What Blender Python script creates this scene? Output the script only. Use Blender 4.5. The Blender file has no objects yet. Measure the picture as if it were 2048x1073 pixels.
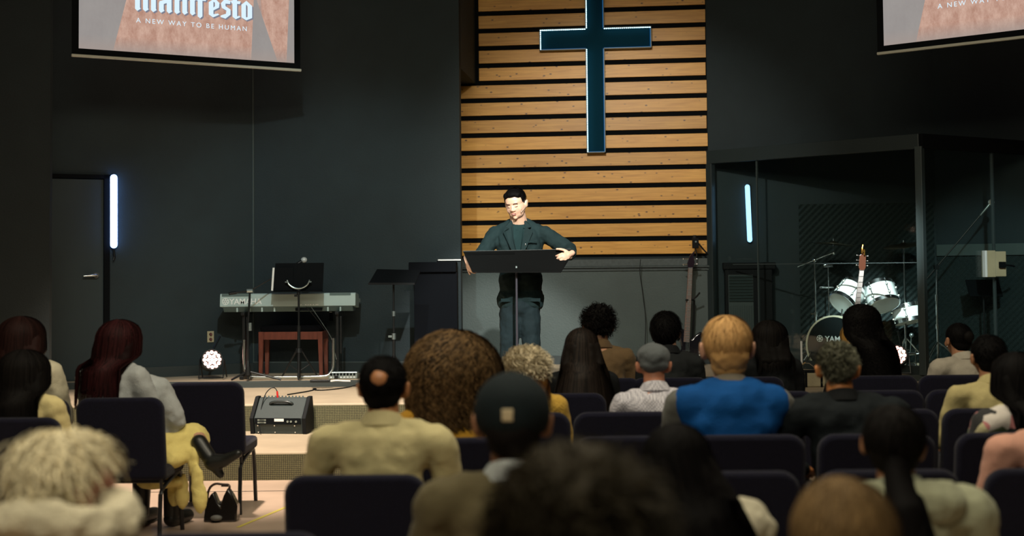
import bpy, bmesh, math, random
from mathutils import Vector, Matrix, Euler, noise as mnoise
scene = bpy.context.scene
C = scene.collection
V = Vector
R = math.radians
random.seed(7)

# ------------------------------------------------------------ camera
F = 2560.0
PX, PY = 1024.0, 437.0
EYE = V((0, 0, 1.65))
cam_data = bpy.data.cameras.new('camera')
cam = bpy.data.objects.new('camera', cam_data)
C.objects.link(cam)
cam_data.sensor_fit = 'HORIZONTAL'
cam_data.sensor_width = 36.0
cam_data.lens = F / 2048 * 36.0
cam_data.shift_x = 0
cam_data.shift_y = -(536.5 - PY) / 2048
cam_data.clip_start = 0.05
cam_data.clip_end = 100
CM = Matrix.Rotation(math.pi / 2 + math.atan(98 / F), 4, 'X') @ Matrix.Rotation(-0.0098, 4, 'Z')
cam.matrix_world = Matrix.Translation(EYE) @ CM
cam_data.dof.use_dof = True
cam_data.dof.focus_distance = 11.6
cam_data.dof.aperture_fstop = 1.7
scene.camera = cam
CR = CM.to_3x3()

scene.view_settings.view_transform = 'Standard'
scene.view_settings.look = 'None'
scene.view_settings.gamma = 1
scene.view_settings.use_curve_mapping = False
scene.view_settings.exposure = 0.0
scene.cycles.max_bounces = 6
scene.cycles.use_denoising = True
scene.cycles.sample_clamp_indirect = 3.0

def ray(px, py):
    return CR @ V(((px - PX) / F, -(py - PY) / F, -1))
def at(px, py, Y):                # point of the picture at depth Y
    d = ray(px, py)
    return EYE + d * (Y / d.y)
def atz(px, py, z):               # point of the picture on the plane z
    d = ray(px, py)
    return EYE + d * ((z - EYE.z) / d.z)
def atplane(px, py, P, T):        # point of the picture on the upright plane through P along T
    n = V((-T[1], T[0], 0))
    d = ray(px, py)
    return EYE + d * ((V((P[0], P[1], 0)) - V((EYE.x, EYE.y, 0))).dot(n) / d.dot(n))

# ------------------------------------------------------------ world and lights
w = bpy.data.worlds.new('world')
scene.world = w
w.use_nodes = True
w.node_tree.nodes['Background'].inputs[0].default_value = (0.55, 0.7, 0.75, 1)
w.node_tree.nodes['Background'].inputs[1].default_value = 0.02

def light(name, kind, loc, target, power, color, size=0.3, angle=60, blend=0.4, sy=None):
    l = bpy.data.lights.new(name, kind)
    l.energy = power
    l.color = color
    if kind == 'SPOT':
        l.spot_size = R(angle); l.spot_blend = blend; l.shadow_soft_size = size
    elif kind == 'AREA':
        l.size = size
        if sy: l.shape = 'RECTANGLE'; l.size_y = sy
    else:
        l.shadow_soft_size = size
    o = bpy.data.objects.new(name, l)
    o.location = loc
    o.rotation_euler = (V(target) - V(loc)).to_track_quat('-Z', 'Y').to_euler()
    C.objects.link(o)
    return o
light('stage_spot', 'SPOT', (0.5, 5.1, 4.9), (0.05, 11.5, 1.7), 3300, (1.0, 0.97, 0.90), 0.05, 17, 0.5)
light('stage_wash_left', 'SPOT', (-1.3, 7.2, 4.9), (-1.9, 13.6, 1.0), 620, (0.86, 1.0, 0.97), 0.05, 46, 0.7)
light('stage_wash_middle', 'SPOT', (0.2, 8.0, 4.9), (1.3, 15.0, 2.0), 700, (1.0, 0.96, 0.86), 0.05, 44, 0.7)
light('stage_wash_drums', 'SPOT', (2.6, 9.0, 4.9), (3.95, 14.1, 1.15), 4200, (0.90, 1.0, 0.99), 0.05, 13, 0.9)
light('stage_wash_right', 'SPOT', (3.6, 7.5, 4.4), (5.1, 13.7, 1.5), 750, (0.75, 1.0, 1.0), 0.1, 19, 0.8)
light('step_wash', 'SPOT', (-2.4, 9.0, 5.3), (-2.5, 10.8, 0.1), 2300, (1.0, 0.84, 0.69), 0.15, 54, 0.5)
light('house_light_front', 'AREA', (0.5, 5.6, 5.3), (0.5, 6.9, 0), 215, (1.0, 0.90, 0.68), 5.5, sy=1.2)
light('house_light_back', 'AREA', (-0.8, 1.0, 5.3), (-0.5, 3.6, 0), 165, (1.0, 0.90, 0.68), 3.0, sy=1.0)

# ------------------------------------------------------------ materials
def nodes_of(name):
    m = bpy.data.materials.new(name)
    m.use_nodes = True
    nt = m.node_tree
    return m, nt, nt.nodes['Principled BSDF']
def mat(name, col, rough=0.6, metal=0.0, bump=0.0, bscale=200.0, var=0.0, vscale=6.0, spec=0.5, coat=0.0, sheen=0.0, stretch=None, emit=None, estr=0.0):
    m, nt, b = nodes_of(name)
    b.inputs['Base Color'].default_value = (*col, 1)
    b.inputs['Roughness'].default_value = rough
    b.inputs['Metallic'].default_value = metal
    b.inputs['Specular IOR Level'].default_value = spec
    b.inputs['Coat Weight'].default_value = coat
    b.inputs['Sheen Weight'].default_value = sheen
    if emit:
        b.inputs['Emission Color'].default_value = (*emit, 1)
        b.inputs['Emission Strength'].default_value = estr
    tc = nt.nodes.new('ShaderNodeTexCoord')
    mp = nt.nodes.new('ShaderNodeMapping')
    nt.links.new(tc.outputs['Object'], mp.inputs[0])
    if stretch: mp.inputs['Scale'].default_value = stretch
    if var > 0:
        n = nt.nodes.new('ShaderNodeTexNoise')
        n.inputs['Scale'].default_value = vscale
        n.inputs['Detail'].default_value = 4
        nt.links.new(mp.outputs[0], n.inputs['Vector'])
        r = nt.nodes.new('ShaderNodeValToRGB')
        r.color_ramp.elements[0].position = 0.3
        r.color_ramp.elements[1].position = 0.7
        r.color_ramp.elements[0].color = (*[max(0, c * (1 - var)) for c in col], 1)
        r.color_ramp.elements[1].color = (*[min(1, c * (1 + var)) for c in col], 1)
        nt.links.new(n.outputs['Fac'], r.inputs[0])
        nt.links.new(r.outputs[0], b.inputs['Base Color'])
    if bump > 0:
        n2 = nt.nodes.new('ShaderNodeTexNoise')
        n2.inputs['Scale'].default_value = bscale
        n2.inputs['Detail'].default_value = 3
        nt.links.new(mp.outputs[0], n2.inputs['Vector'])
        bp = nt.nodes.new('ShaderNodeBump')
        bp.inputs['Strength'].default_value = bump
        bp.inputs['Distance'].default_value = 0.01
        nt.links.new(n2.outputs['Fac'], bp.inputs['Height'])
        nt.links.new(bp.outputs[0], b.inputs['Normal'])
    return m
def emis(name, col, s):
    m = bpy.data.materials.new(name); m.use_nodes = True
    nt = m.node_tree
    nt.nodes.remove(nt.nodes['Principled BSDF'])
    e = nt.nodes.new('ShaderNodeEmission')
    e.inputs[0].default_value = (*col, 1); e.inputs[1].default_value = s
    nt.links.new(e.outputs[0], nt.nodes['Material Output'].inputs[0])
    return m

M = {}
M['wall'] = mat('wall_paint', (0.0095, 0.021, 0.025), 0.75, bump=0.25, bscale=60, var=0.12, vscale=3)
M['wall_light'] = mat('wall_paint_side', (0.013, 0.019, 0.021), 0.75, bump=0.25, bscale=60, var=0.1, vscale=3)
M['panel_green'] = mat('panel_paint', (0.052, 0.075, 0.072), 0.55, bump=0.15, bscale=50, var=0.08, vscale=3)
M['trimpaint'] = mat('trim_paint', (0.020, 0.030, 0.031), 0.4)
M['ledge'] = mat('ledge_paint', (0.045, 0.062, 0.062), 0.5, var=0.2, vscale=30)
M['black'] = mat('black_paint', (0.003, 0.004, 0.005), 0.85, spec=0.12)
M['blackmetal'] = mat('black_metal', (0.012, 0.014, 0.015), 0.35, 0.3)
M['satin'] = mat('black_satin', (0.004, 0.005, 0.006), 0.7, spec=0.2)
M['chrome'] = mat('chrome', (0.75, 0.8, 0.82), 0.18, 1.0)
M['steel'] = mat('brushed_steel', (0.45, 0.55, 0.56), 0.3, 0.9)
M['rubber'] = mat('rubber', (0.01, 0.01, 0.01), 0.8)
M['carpet_dark'] = mat('stage_carpet', (0.05, 0.06, 0.058), 0.95, bump=0.5, bscale=300)
M['floor'] = mat('floor_finish', (0.50, 0.37, 0.28), 0.35, bump=0.05, bscale=20, var=0.14, vscale=2.2)
M['tread'] = mat('tread_finish', (0.46, 0.37, 0.26), 0.6, bump=0.1, bscale=90, var=0.1, vscale=3)
M['ceiling'] = mat('ceiling_paint', (0.05, 0.05, 0.05), 0.9)
M['white'] = mat('white_plastic', (0.75, 0.76, 0.74), 0.4)
M['paper'] = mat('paper', (0.8, 0.8, 0.78), 0.7)
M['beige'] = mat('beige_plastic', (0.42, 0.36, 0.22), 0.5, var=0.08)
M['chairfab'] = mat('chair_fabric', (0.0052, 0.0052, 0.0155), 0.95, bump=0.6, bscale=260, spec=0.15, sheen=0.10, var=0.2, vscale=90)
M['chairframe'] = mat('chair_frame', (0.018, 0.018, 0.02), 0.35, 0.4)
M['skin'] = mat('skin_light', (0.55, 0.30, 0.20), 0.5, var=0.06, vscale=10)
M['skin_brown'] = mat('skin_tan', (0.36, 0.17, 0.09), 0.5, var=0.06, vscale=10)
M['skin_face'] = mat('skin_speaker', (0.72, 0.46, 0.33), 0.45, var=0.04, vscale=14)
M['skin_pink'] = mat('skin_pink', (0.55, 0.25, 0.20), 0.5, var=0.08, vscale=10)

def riser_material():
    m, nt, b = nodes_of('riser_carpet')
    tc = nt.nodes.new('ShaderNodeTexCoord')
    mp = nt.nodes.new('ShaderNodeMapping')
    mp.inputs['Rotation'].default_value = (0, R(45), 0)
    nt.links.new(tc.outputs['Object'], mp.inputs[0])
    ck = nt.nodes.new('ShaderNodeTexChecker')
    ck.inputs['Scale'].default_value = 95
    nt.links.new(mp.outputs[0], ck.inputs[0])
    n = nt.nodes.new('ShaderNodeTexNoise'); n.inputs['Scale'].default_value = 160
    nt.links.new(tc.outputs['Object'], n.inputs['Vector'])
    ck.inputs['Color1'].default_value = (0.15, 0.14, 0.07, 1)
    ck.inputs['Color2'].default_value = (0.035, 0.033, 0.02, 1)
    mx = nt.nodes.new('ShaderNodeMixRGB'); mx.blend_type = 'OVERLAY'; mx.inputs[0].default_value = 0.6
    nt.links.new(ck.outputs[0], mx.inputs[1]); nt.links.new(n.outputs['Fac'], mx.inputs[2])
    nt.links.new(mx.outputs[0], b.inputs['Base Color'])
    b.inputs['Roughness'].default_value = 0.95
    return m
M['riser'] = riser_material()

def pine_material():
    m, nt, b = nodes_of('pine_board')
    tc = nt.nodes.new('ShaderNodeTexCoord')
    oi = nt.nodes.new('ShaderNodeObjectInfo')
    vm = nt.nodes.new('ShaderNodeVectorMath'); vm.operation = 'ADD'
    sc = nt.nodes.new('ShaderNodeVectorMath'); sc.operation = 'SCALE'; sc.inputs['Scale'].default_value = 37.0
    cmb = nt.nodes.new('ShaderNodeCombineXYZ')
    nt.links.new(oi.outputs['Random'], cmb.inputs[0]); nt.links.new(oi.outputs['Random'], cmb.inputs[2])
    nt.links.new(cmb.outputs[0], sc.inputs[0])
    nt.links.new(tc.outputs['Object'], vm.inputs[0]); nt.links.new(sc.outputs[0], vm.inputs[1])
    mp = nt.nodes.new('ShaderNodeMapping'); mp.inputs['Scale'].default_value = (1.2, 1.2, 22)
    nt.links.new(vm.outputs[0], mp.inputs[0])
    n = nt.nodes.new('ShaderNodeTexNoise'); n.inputs['Scale'].default_value = 2.2; n.inputs['Detail'].default_value = 5; n.inputs['Distortion'].default_value = 0.5
    nt.links.new(mp.outputs[0], n.inputs['Vector'])
    r = nt.nodes.new('ShaderNodeValToRGB')
    r.color_ramp.elements[0].position = 0.3; r.color_ramp.elements[1].position = 0.75
    r.color_ramp.elements[0].color = (0.60, 0.265, 0.030, 1)
    r.color_ramp.elements[1].color = (0.86, 0.45, 0.080, 1)
    nt.links.new(n.outputs['Fac'], r.inputs[0])
    mp2 = nt.nodes.new('ShaderNodeMapping'); mp2.inputs['Scale'].default_value = (8, 0.01, 14.5)
    nt.links.new(vm.outputs[0], mp2.inputs[0])
    vo = nt.nodes.new('ShaderNodeTexVoronoi'); vo.inputs['Scale'].default_value = 1.0; vo.inputs['Randomness'].default_value = 1.0
    nt.links.new(mp2.outputs[0], vo.inputs['Vector'])
    rr = nt.nodes.new('ShaderNodeValToRGB')
    rr.color_ramp.elements[0].position = 0.07; rr.color_ramp.elements[0].color = (1, 1, 1, 1)
    rr.color_ramp.elements[1].position = 0.15; rr.color_ramp.elements[1].color = (0, 0, 0, 1)
    nt.links.new(vo.outputs['Distance'], rr.inputs[0])
    n3 = nt.nodes.new('ShaderNodeTexNoise'); n3.inputs['Scale'].default_value = 3.1
    nt.links.new(vm.outputs[0], n3.inputs['Vector'])
    thr = nt.nodes.new('ShaderNodeMapRange'); thr.inputs[1].default_value = 0.25; thr.inputs[2].default_value = 0.42
    nt.links.new(n3.outputs['Fac'], thr.inputs[0])
    mu = nt.nodes.new('ShaderNodeMath'); mu.operation = 'MULTIPLY'
    nt.links.new(rr.outputs[0], mu.inputs[0]); nt.links.new(thr.outputs[0], mu.inputs[1])
    mx = nt.nodes.new('ShaderNodeMixRGB')
    nt.links.new(mu.outputs[0], mx.inputs[0]); nt.links.new(r.outputs[0], mx.inputs[1])
    mx.inputs[2].default_value = (0.09, 0.03, 0.01, 1)
    hs = nt.nodes.new('ShaderNodeHueSaturation')
    mr = nt.nodes.new('ShaderNodeMapRange'); mr.inputs[3].default_value = 0.85; mr.inputs[4].default_value = 1.12
    nt.links.new(oi.outputs['Random'], mr.inputs[0]); nt.links.new(mr.outputs[0], hs.inputs['Value'])
    nt.links.new(mx.outputs[0], hs.inputs['Color'])
    nt.links.new(hs.outputs[0], b.inputs['Base Color'])
    b.inputs['Roughness'].default_value = 0.42
    return m
M['pine'] = pine_material()

def glass_material(name, tint, refl):
    m = bpy.data.materials.new(name); m.use_nodes = True
    nt = m.node_tree
    nt.nodes.remove(nt.nodes['Principled BSDF'])
    t = nt.nodes.new('ShaderNodeBsdfTransparent'); t.inputs[0].default_value = (*tint, 1)
    g = nt.nodes.new('ShaderNodeBsdfGlossy'); g.inputs['Roughness'].default_value = 0.02
    lw = nt.nodes.new('ShaderNodeLayerWeight'); lw.inputs[0].default_value = 0.5
    pw = nt.nodes.new('ShaderNodeMath'); pw.operation = 'POWER'; pw.inputs[1].default_value = 4.0
    f = nt.nodes.new('ShaderNodeMath'); f.operation = 'MULTIPLY_ADD'; f.inputs[1].default_value = 0.6; f.inputs[2].default_value = refl
    nt.links.new(lw.outputs['Facing'], pw.inputs[0]); nt.links.new(pw.outputs[0], f.inputs[0])
    mx = nt.nodes.new('ShaderNodeMixShader')
    nt.links.new(f.outputs[0], mx.inputs[0]); nt.links.new(t.outputs[0], mx.inputs[1]); nt.links.new(g.outputs[0], mx.inputs[2])
    nt.links.new(mx.outputs[0], nt.nodes['Material Output'].inputs[0])
    return m
M['glass'] = glass_material('booth_glass', (0.93, 0.97, 0.96), 0.03)

# ------------------------------------------------------------ mesh helpers
class MB:
    def __init__(s): s.bm = bmesh.new()
    def _add(s, vs, fs, mi=0):
        bv = [s.bm.verts.new(v) for v in vs]
        for f in fs:
            try:
                fc = s.bm.faces.new([bv[i] for i in f]); fc.material_index = mi
            except ValueError: pass
        return bv
    def box(s, c, size, rot=None, mi=0):
        x, y, z = [q / 2 for q in size]
        vs = [V((a * x, b * y, d * z)) for a in (-1, 1) for b in (-1, 1) for d in (-1, 1)]
        if rot is not None: vs = [rot @ v for v in vs]
        vs = [v + V(c) for v in vs]
        s._add(vs, [(0, 1, 3, 2), (4, 6, 7, 5), (0, 4, 5, 1), (2, 3, 7, 6), (0, 2, 6, 4), (1, 5, 7, 3)], mi); return s
    def span(s, a, b, mi=0):
        a, b = V(a), V(b)
        return s.box((a + b) / 2, [abs(b[i] - a[i]) for i in range(3)], mi=mi)
    def prism(s, poly, fn, mi=0):   # poly: list of 2D; fn(u,v,k) k=0/1 -> 3D
        n = len(poly)
        vs = [V(fn(u, v, 0)) for u, v in poly] + [V(fn(u, v, 1)) for u, v in poly]
        fs = [tuple(range(n - 1, -1, -1)), tuple(range(n, 2 * n))] + [(i, (i + 1) % n, n + (i + 1) % n, n + i) for i in range(n)]
        s._add(vs, fs, mi); return s
    def cyl(s, a, b, r1, r2=None, seg=16, caps=True, mi=0):
        a, b = V(a), V(b); r2 = r1 if r2 is None else r2
        d = (b - a).normalized(); q = d.to_track_quat('Z', 'Y')
        ring = lambda c, r: [c + q @ V((r * math.cos(2 * math.pi * i / seg), r * math.sin(2 * math.pi * i / seg), 0)) for i in range(seg)]
        vs = ring(a, r1) + ring(b, r2)
        fs = [(i, (i + 1) % seg, seg + (i + 1) % seg, seg + i) for i in range(seg)]
        if caps: fs += [tuple(range(seg - 1, -1, -1)), tuple(range(seg, 2 * seg))]
        s._add(vs, fs, mi); return s
    def lathe(s, a, b, prof, seg=24, mi=0):   # prof: list of (t along a->b in metres, radius)
        a, b = V(a), V(b); d = (b - a).normalized(); q = d.to_track_quat('Z', 'Y')
        vs = []
        for t, r in prof:
            vs += [a + q @ V((r * math.cos(2 * math.pi * i / seg), r * math.sin(2 * math.pi * i / seg), t)) for i in range(seg)]
        n = len(prof)
        fs = [(k * seg + i, k * seg + (i + 1) % seg, (k + 1) * seg + (i + 1) % seg, (k + 1) * seg + i) for k in range(n - 1) for i in range(seg)]
        fs += [tuple(range(seg - 1, -1, -1)), tuple(range((n - 1) * seg, n * seg))]
        s._add(vs, fs, mi); return s
    def tube(s, pts, r, seg=8, mi=0, smooth=0):
        pts = [V(p) for p in pts]
        for _ in range(smooth):
            q = [pts[0]]
            for i in range(len(pts) - 1):
                q += [pts[i] * 0.75 + pts[i + 1] * 0.25, pts[i] * 0.25 + pts[i + 1] * 0.75]
            pts = q + [pts[-1]]
        n = len(pts)
        rs = r if isinstance(r, (list, tuple)) else [r] * n
        if len(rs) != n: rs = [rs[min(len(rs) - 1, int(i / (n - 1) * (len(rs) - 1) + .5))] for i in range(n)]
        vs = []; up = None
        for i, p in enumerate(pts):
            t = (pts[min(i + 1, n - 1)] - pts[max(i - 1, 0)]).normalized()
            if up is None:
                up = t.orthogonal().normalized()
            up = (up - t * up.dot(t)).normalized()
            sd = t.cross(up)
            vs += [p + (up * math.cos(2 * math.pi * k / seg) + sd * math.sin(2 * math.pi * k / seg)) * rs[i] for k in range(seg)]
        fs = [(i * seg + k, i * seg + (k + 1) % seg, (i + 1) * seg + (k + 1) % seg, (i + 1) * seg + k) for i in range(n - 1) for k in range(seg)]
        fs += [tuple(range(seg - 1, -1, -1)), tuple(range((n - 1) * seg, n * seg))]
        s._add(vs, fs, mi); return s
    def ball(s, c, r, rot=None, sub=2, mi=0):
        if not hasattr(r, '__len__'): r = (r, r, r)
        m = Matrix.Diagonal((*r, 1))
        if rot is not None: m = rot.to_4x4() @ m
        g = bmesh.ops.create_icosphere(s.bm, subdivisions=sub, radius=1, matrix=Matrix.Translation(V(c)) @ m)
        if mi:
            for v in g['verts']:
                for f in v.link_faces: f.material_index = mi
        return s
    def caps(s, a, b, r1, r2=None):   # tapered capsule
        a, b = V(a), V(b); r2 = r1 if r2 is None else r2
        L = (b - a).length
        if L < 1e-5: return s.ball(a, max(r1, r2))
        prof = []
        for k in range(5):
            th = math.pi / 2 * (1 - k / 5 * 0.98)
            prof.append((-r1 * math.sin(th), r1 * math.cos(th) + 1e-4))
        prof += [(0, r1), (L, r2)]
        for k in range(5):
            th = math.pi / 2 * ((k + 1) / 5 * 0.98)
            prof.append((L + r2 * math.sin(th), r2 * math.cos(th) + 1e-4))
        return s.lathe(a, b, prof, seg=14)
    def xf(s, m):
        bmesh.ops.transform(s.bm, matrix=m, verts=s.bm.verts); return s
    def build(s, name, material, parent=None, bevel=0.0, bseg=2, sharp=38, smooth=True, flip=True):
        if flip: bmesh.ops.recalc_face_normals(s.bm, faces=s.bm.faces)
        if smooth:
            for f in s.bm.faces: f.smooth = True
            for e in s.bm.edges:
                if len(e.link_faces) == 2 and e.calc_face_angle(0) > R(sharp): e.smooth = False
        me = bpy.data.meshes.new(name)
        s.bm.to_mesh(me); s.bm.free()
        for q in (material if isinstance(material, (list, tuple)) else [material]): me.materials.append(q)
        o = bpy.data.objects.new(name, me)
        C.objects.link(o)
        if parent is not None: o.parent = parent
        if bevel > 0:
            b = o.modifiers.new('bevel', 'BEVEL'); b.width = bevel; b.segments = bseg; b.limit_method = 'ANGLE'; b.angle_limit = R(35)
            b.harden_normals = False
        return o

def blob(name, mb, material, parent, voxel=0.012, sm=6, disp=0.0, dsize=0.05, seed=0, disp2=0.0, dsize2=0.02):
    o = mb.build(name, material, parent, smooth=True)
    m = o.modifiers.new('remesh', 'REMESH'); m.mode = 'VOXEL'; m.voxel_size = voxel; m.use_smooth_shade = True
    if sm:
        k = o.modifiers.new('smooth', 'SMOOTH'); k.factor = 0.6; k.iterations = sm
    for q, (d, z) in enumerate(((disp, dsize), (disp2, dsize2))):
        if d > 0:
            t = bpy.data.textures.get('clouds%g' % z) or bpy.data.textures.new('clouds%g' % z, 'CLOUDS')
            t.noise_scale = z; t.noise_depth = 2
            k = o.modifiers.new('folds', 'DISPLACE'); k.texture = t; k.strength = d; k.mid_level = 0.5; k.texture_coords = 'GLOBAL'
    return o

def thing(name, label, cat, loc=(0, 0, 0), rotz=0.0, group=None, scale=1.0):
    o = bpy.data.objects.new(name, None)
    C.objects.link(o)
    o.empty_display_size = 0.1
    o.location = loc; o.rotation_euler = (0, 0, rotz); o.scale = (scale,) * 3
    o['label'] = label; o['category'] = cat
    if group: o['group'] = group
    return o
def tag(o, label, cat, group=None):
    o['label'] = label; o['category'] = cat
    if group: o['group'] = group
    return o
def struct(name, mb, material, parent=None, **k):
    o = mb.build(name, material, parent, **k)
    if parent is None: o['kind'] = 'structure'
    return o
def text_mesh(name, body, size, material, parent, mtx, extrude=0.0006, spacing=1.0, align='LEFT', bold=0.0):
    cu = bpy.data.curves.new('t', 'FONT'); cu.body = body; cu.size = size; cu.extrude = extrude
    cu.space_character = spacing; cu.align_x = align; cu.offset = bold
    t = bpy.data.objects.new('t', cu); C.objects.link(t)
    bpy.context.view_layer.update()
    dg = bpy.context.evaluated_depsgraph_get()
    me = bpy.data.meshes.new_from_object(t.evaluated_get(dg))
    bpy.data.objects.remove(t)
    me.name = name; me.materials.clear(); me.materials.append(material)
    o = bpy.data.objects.new(name, me); C.objects.link(o); o.parent = parent
    me.transform(mtx)
    return o
def copy_tree(root, loc, rotz):
    r = root.copy(); C.objects.link(r); r.location = loc; r.rotation_euler = (0, 0, rotz)
    for ch in root.children:
        c = ch.copy(); C.objects.link(c); c.parent = r
        for g in ch.children:
            d = g.copy(); C.objects.link(d); d.parent = c
    return r

# ------------------------------------------------------------ shell
ZS1, ZS2, ZS = 0.218, 0.457, 0.518
YR1, YR2, YL = 10.1, 11.42, 13.0
ZC = 5.6
yaw = R(6.2)
TB = V((math.cos(yaw), -math.sin(yaw), 0))          # along the back wall
TL = V((math.cos(R(26)), math.sin(R(26)), 0))       # left angled wall
TR = V((math.cos(R(38)), -math.sin(R(38)), 0))      # right angled wall

def slab(P0, P1, z0, z1, th=0.12):
    mb = MB(); P0 = V((P0[0], P0[1], 0)); P1 = V((P1[0], P1[1], 0))
    n = V((-(P1 - P0).y, (P1 - P0).x, 0)).normalized() * th
    mb.prism([(P0.x, P0.y), (P1.x, P1.y), ((P1 + n).x, (P1 + n).y), ((P0 + n).x, (P0 + n).y)], lambda u, v, k: (u, v, z1 if k else z0))
    return mb
struct('floor', MB().span((-8, -1.5, -0.1), (8.2, YR1 + 0.3, 0)), M['floor'], smooth=False)
st = MB().span((-6.6, YR1, 0.0), (7.6, YR2 + 0.2, ZS1))
struct('trim_1', MB().span((-6.6, YR1 + 0.004, 0.001), (7.6, YR2 + 0.2, ZS1)), [M['tread']], smooth=False, bevel=0.012)
struct('trim_2', MB().span((-6.6, YR1 - 0.004, 0.0), (7.6, YR1 + 0.02, ZS1 - 0.018)), M['riser'], smooth=False)
struct('trim_3', MB().span((-6.6, YR2 + 0.004, 0.001), (7.6, YL + 0.2, ZS2)), [M['tread']], smooth=False, bevel=0.012)
struct('trim_4', MB().span((-6.6, YR2 - 0.004, ZS1), (7.6, YR2 + 0.02, ZS2 - 0.018)), M['riser'], smooth=False)
st.bm.free()
struct('floor_stage', MB().span((-6.6, YL + 0.03, 0.0), (7.6, 16.2, ZS - 0.001)), M['tread'], smooth=False)
struct('trim_5', MB().span((-6.6, YL, ZS2 - 0.05), (7.6, YL + 0.06, ZS + 0.002)), M['carpet_dark'], smooth=False, bevel=0.008)

PC = at(507, 600, 14.1)                            # corner of the two left walls
L2end = atplane(922, 600, PC, TB)
PW = at(925, 400, 15.2)
WR = atplane(1417, 400, PW, TB)                    # right end of the boards
R2end = atplane(1866, 200, PW, TB)
struct('wall_left', slab(PC - TL * 2.6, PC, 0, ZC), M['wall'], smooth=False)
struct('wall_back_left', slab(PC, L2end, 0, ZC), M['wall'], smooth=False)
E0 = at(100, 300, 11.7)
struct('wall_side_left', slab((-7, 11.7), (E0.x, 11.7), 0, ZC, 0.06), M['wall_light'], smooth=False)
struct('wall_back', slab(PW - TB * 1.6, R2end, 0, ZC), M['wall'], smooth=False)
struct('wall_right', slab(R2end, R2end + TR * 4.2, 0, ZC), M['wall'], smooth=False)
struct('ceiling', MB().span((-8, -1.5, ZC), (8.2, 16.4, ZC + 0.1)), M['ceiling'], smooth=False)
struct('wall_outer_left', MB().span((-8, -1.5, 0), (-7.9, 12, ZC)), M['wall'], smooth=False)
struct('wall_outer_right', MB().span((8.1, -1.5, 0), (8.2, 16, ZC)), M['wall'], smooth=False)
struct('wall_rear', MB().span((-8, -1.6, 0), (8.2, -1.5, ZC)), M['wall'], smooth=False)
# thin pale corner bead in the left corner
struct('trim_6', MB().cyl((PC.x, PC.y - 0.004, ZS), (PC.x, PC.y - 0.004, ZC), 0.009, seg=8), M['panel_green'])
# box over the alcove at the upper left of the boards
NB = V((math.sin(yaw), math.cos(yaw), 0))
q0 = V((L2end.x, L2end.y, 0)); q1 = q0 - TB * 1.5
zb = at(922, 133, L2end.y).z
dep = 1.34
sb = MB().prism([(q0.x, q0.y), ((q0 + NB * dep).x, (q0 + NB * dep).y), ((q1 + NB * dep).x, (q1 + NB * dep).y), (q1.x, q1.y)], lambda u, v, k: (u, v, ZC if k else zb))
struct('trim_7', sb.xf(Matrix.Translation(NB * 0.003)), M['wall'], smooth=False)
# baseboards
def board_along(name, P0, P1, z0, z1, th, m):
    return struct(name, slab(P0, P1, z0, z1, -th), m, smooth=False)
board_along('baseboard_left', PC - TL * 2.4, PC, ZS, ZS + 0.11, 0.015, M['trimpaint'])
board_along('baseboard_back', PC, L2end, ZS, ZS + 0.11, 0.015, M['trimpaint'])
for i, (z0, z1, th) in enumerate(((ZS + 0.11, ZS + 0.125, 0.02),)):
    board_along('trim_8', PC, L2end, z0, z1, th, M['ledge'])
# low wall and ledge under the boards
kw0 = PW - NB * 0.16 - TB * 1.4; kw1 = WR - NB * 0.16
zl = at(1300, 518, kw1.y).z
zm = at(1300, 534, kw1.y).z
zk = at(1300, 542, kw1.y).z
struct('wall_low_back', slab(kw0, kw1, ZS, zk, 0.15), M['panel_green'], smooth=False)
struct('trim_9', slab(kw0 - NB * 0.02, kw1 - NB * 0.02, zk, zk + 0.018, 0.17), M['ledge'], smooth=False, bevel=0.006)
struct('trim_10', slab(kw0, kw1, zk + 0.018, zm - 0.01, 0.15), M['trimpaint'], smooth=False)
struct('trim_11', slab(kw0 - NB * 0.025, kw1 - NB * 0.025, zm - 0.01, zm + 0.008, 0.17), M['ledge'], smooth=False, bevel=0.006)
struct('trim_12', slab(kw0, kw1, zm + 0.008, zl, 0.15), M['ledge'], smooth=False, bevel=0.004)
board_along('baseboard_low_wall', kw0, kw1, ZS, ZS + 0.1, 0.015, M['trimpaint'])

# boards
clad = thing('slatted_wall_cladding', 'knotty orange pine boards with dark gaps behind the hanging cross', 'wall cladding', (PW.x, PW.y, 0), -yaw)
UR = (WR - PW).dot(TB)
u958 = (atplane(958, 60, PW, TB) - PW).dot(TB)
zs0 = at(1417, 507, WR.y).z
pitch = (at(1417, 303.2, WR.y).z - at(1417, 481.5, WR.y).z) / 5
rnd = random.Random(3)
for k in range(19):
    z0 = zs0 + pitch * k
    if z0 + 0.15 > ZC: break
    ul = u958 if z0 > zb - 0.06 else -0.5
    mb = MB().span((ul, -0.035, z0), (UR - rnd.uniform(0, 0.012), -0.012, z0 + pitch * 0.725))
    o = mb.build('board', M['pine'], clad, bevel=0.002, smooth=False)
MB().span((-0.5, -0.006, zs0 - 0.03), (UR, -0.0004, ZC - 0.02)).build('backing', M['black'], clad, smooth=False)
for u in (0.66, 1.32, 1.98, 2.5):
    MB().span((u, -0.012, zs0 - 0.02), (u + 0.04, -0.0005, ZC - 0.1)).build('batten', M['black'], clad, smooth=False)
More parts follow.
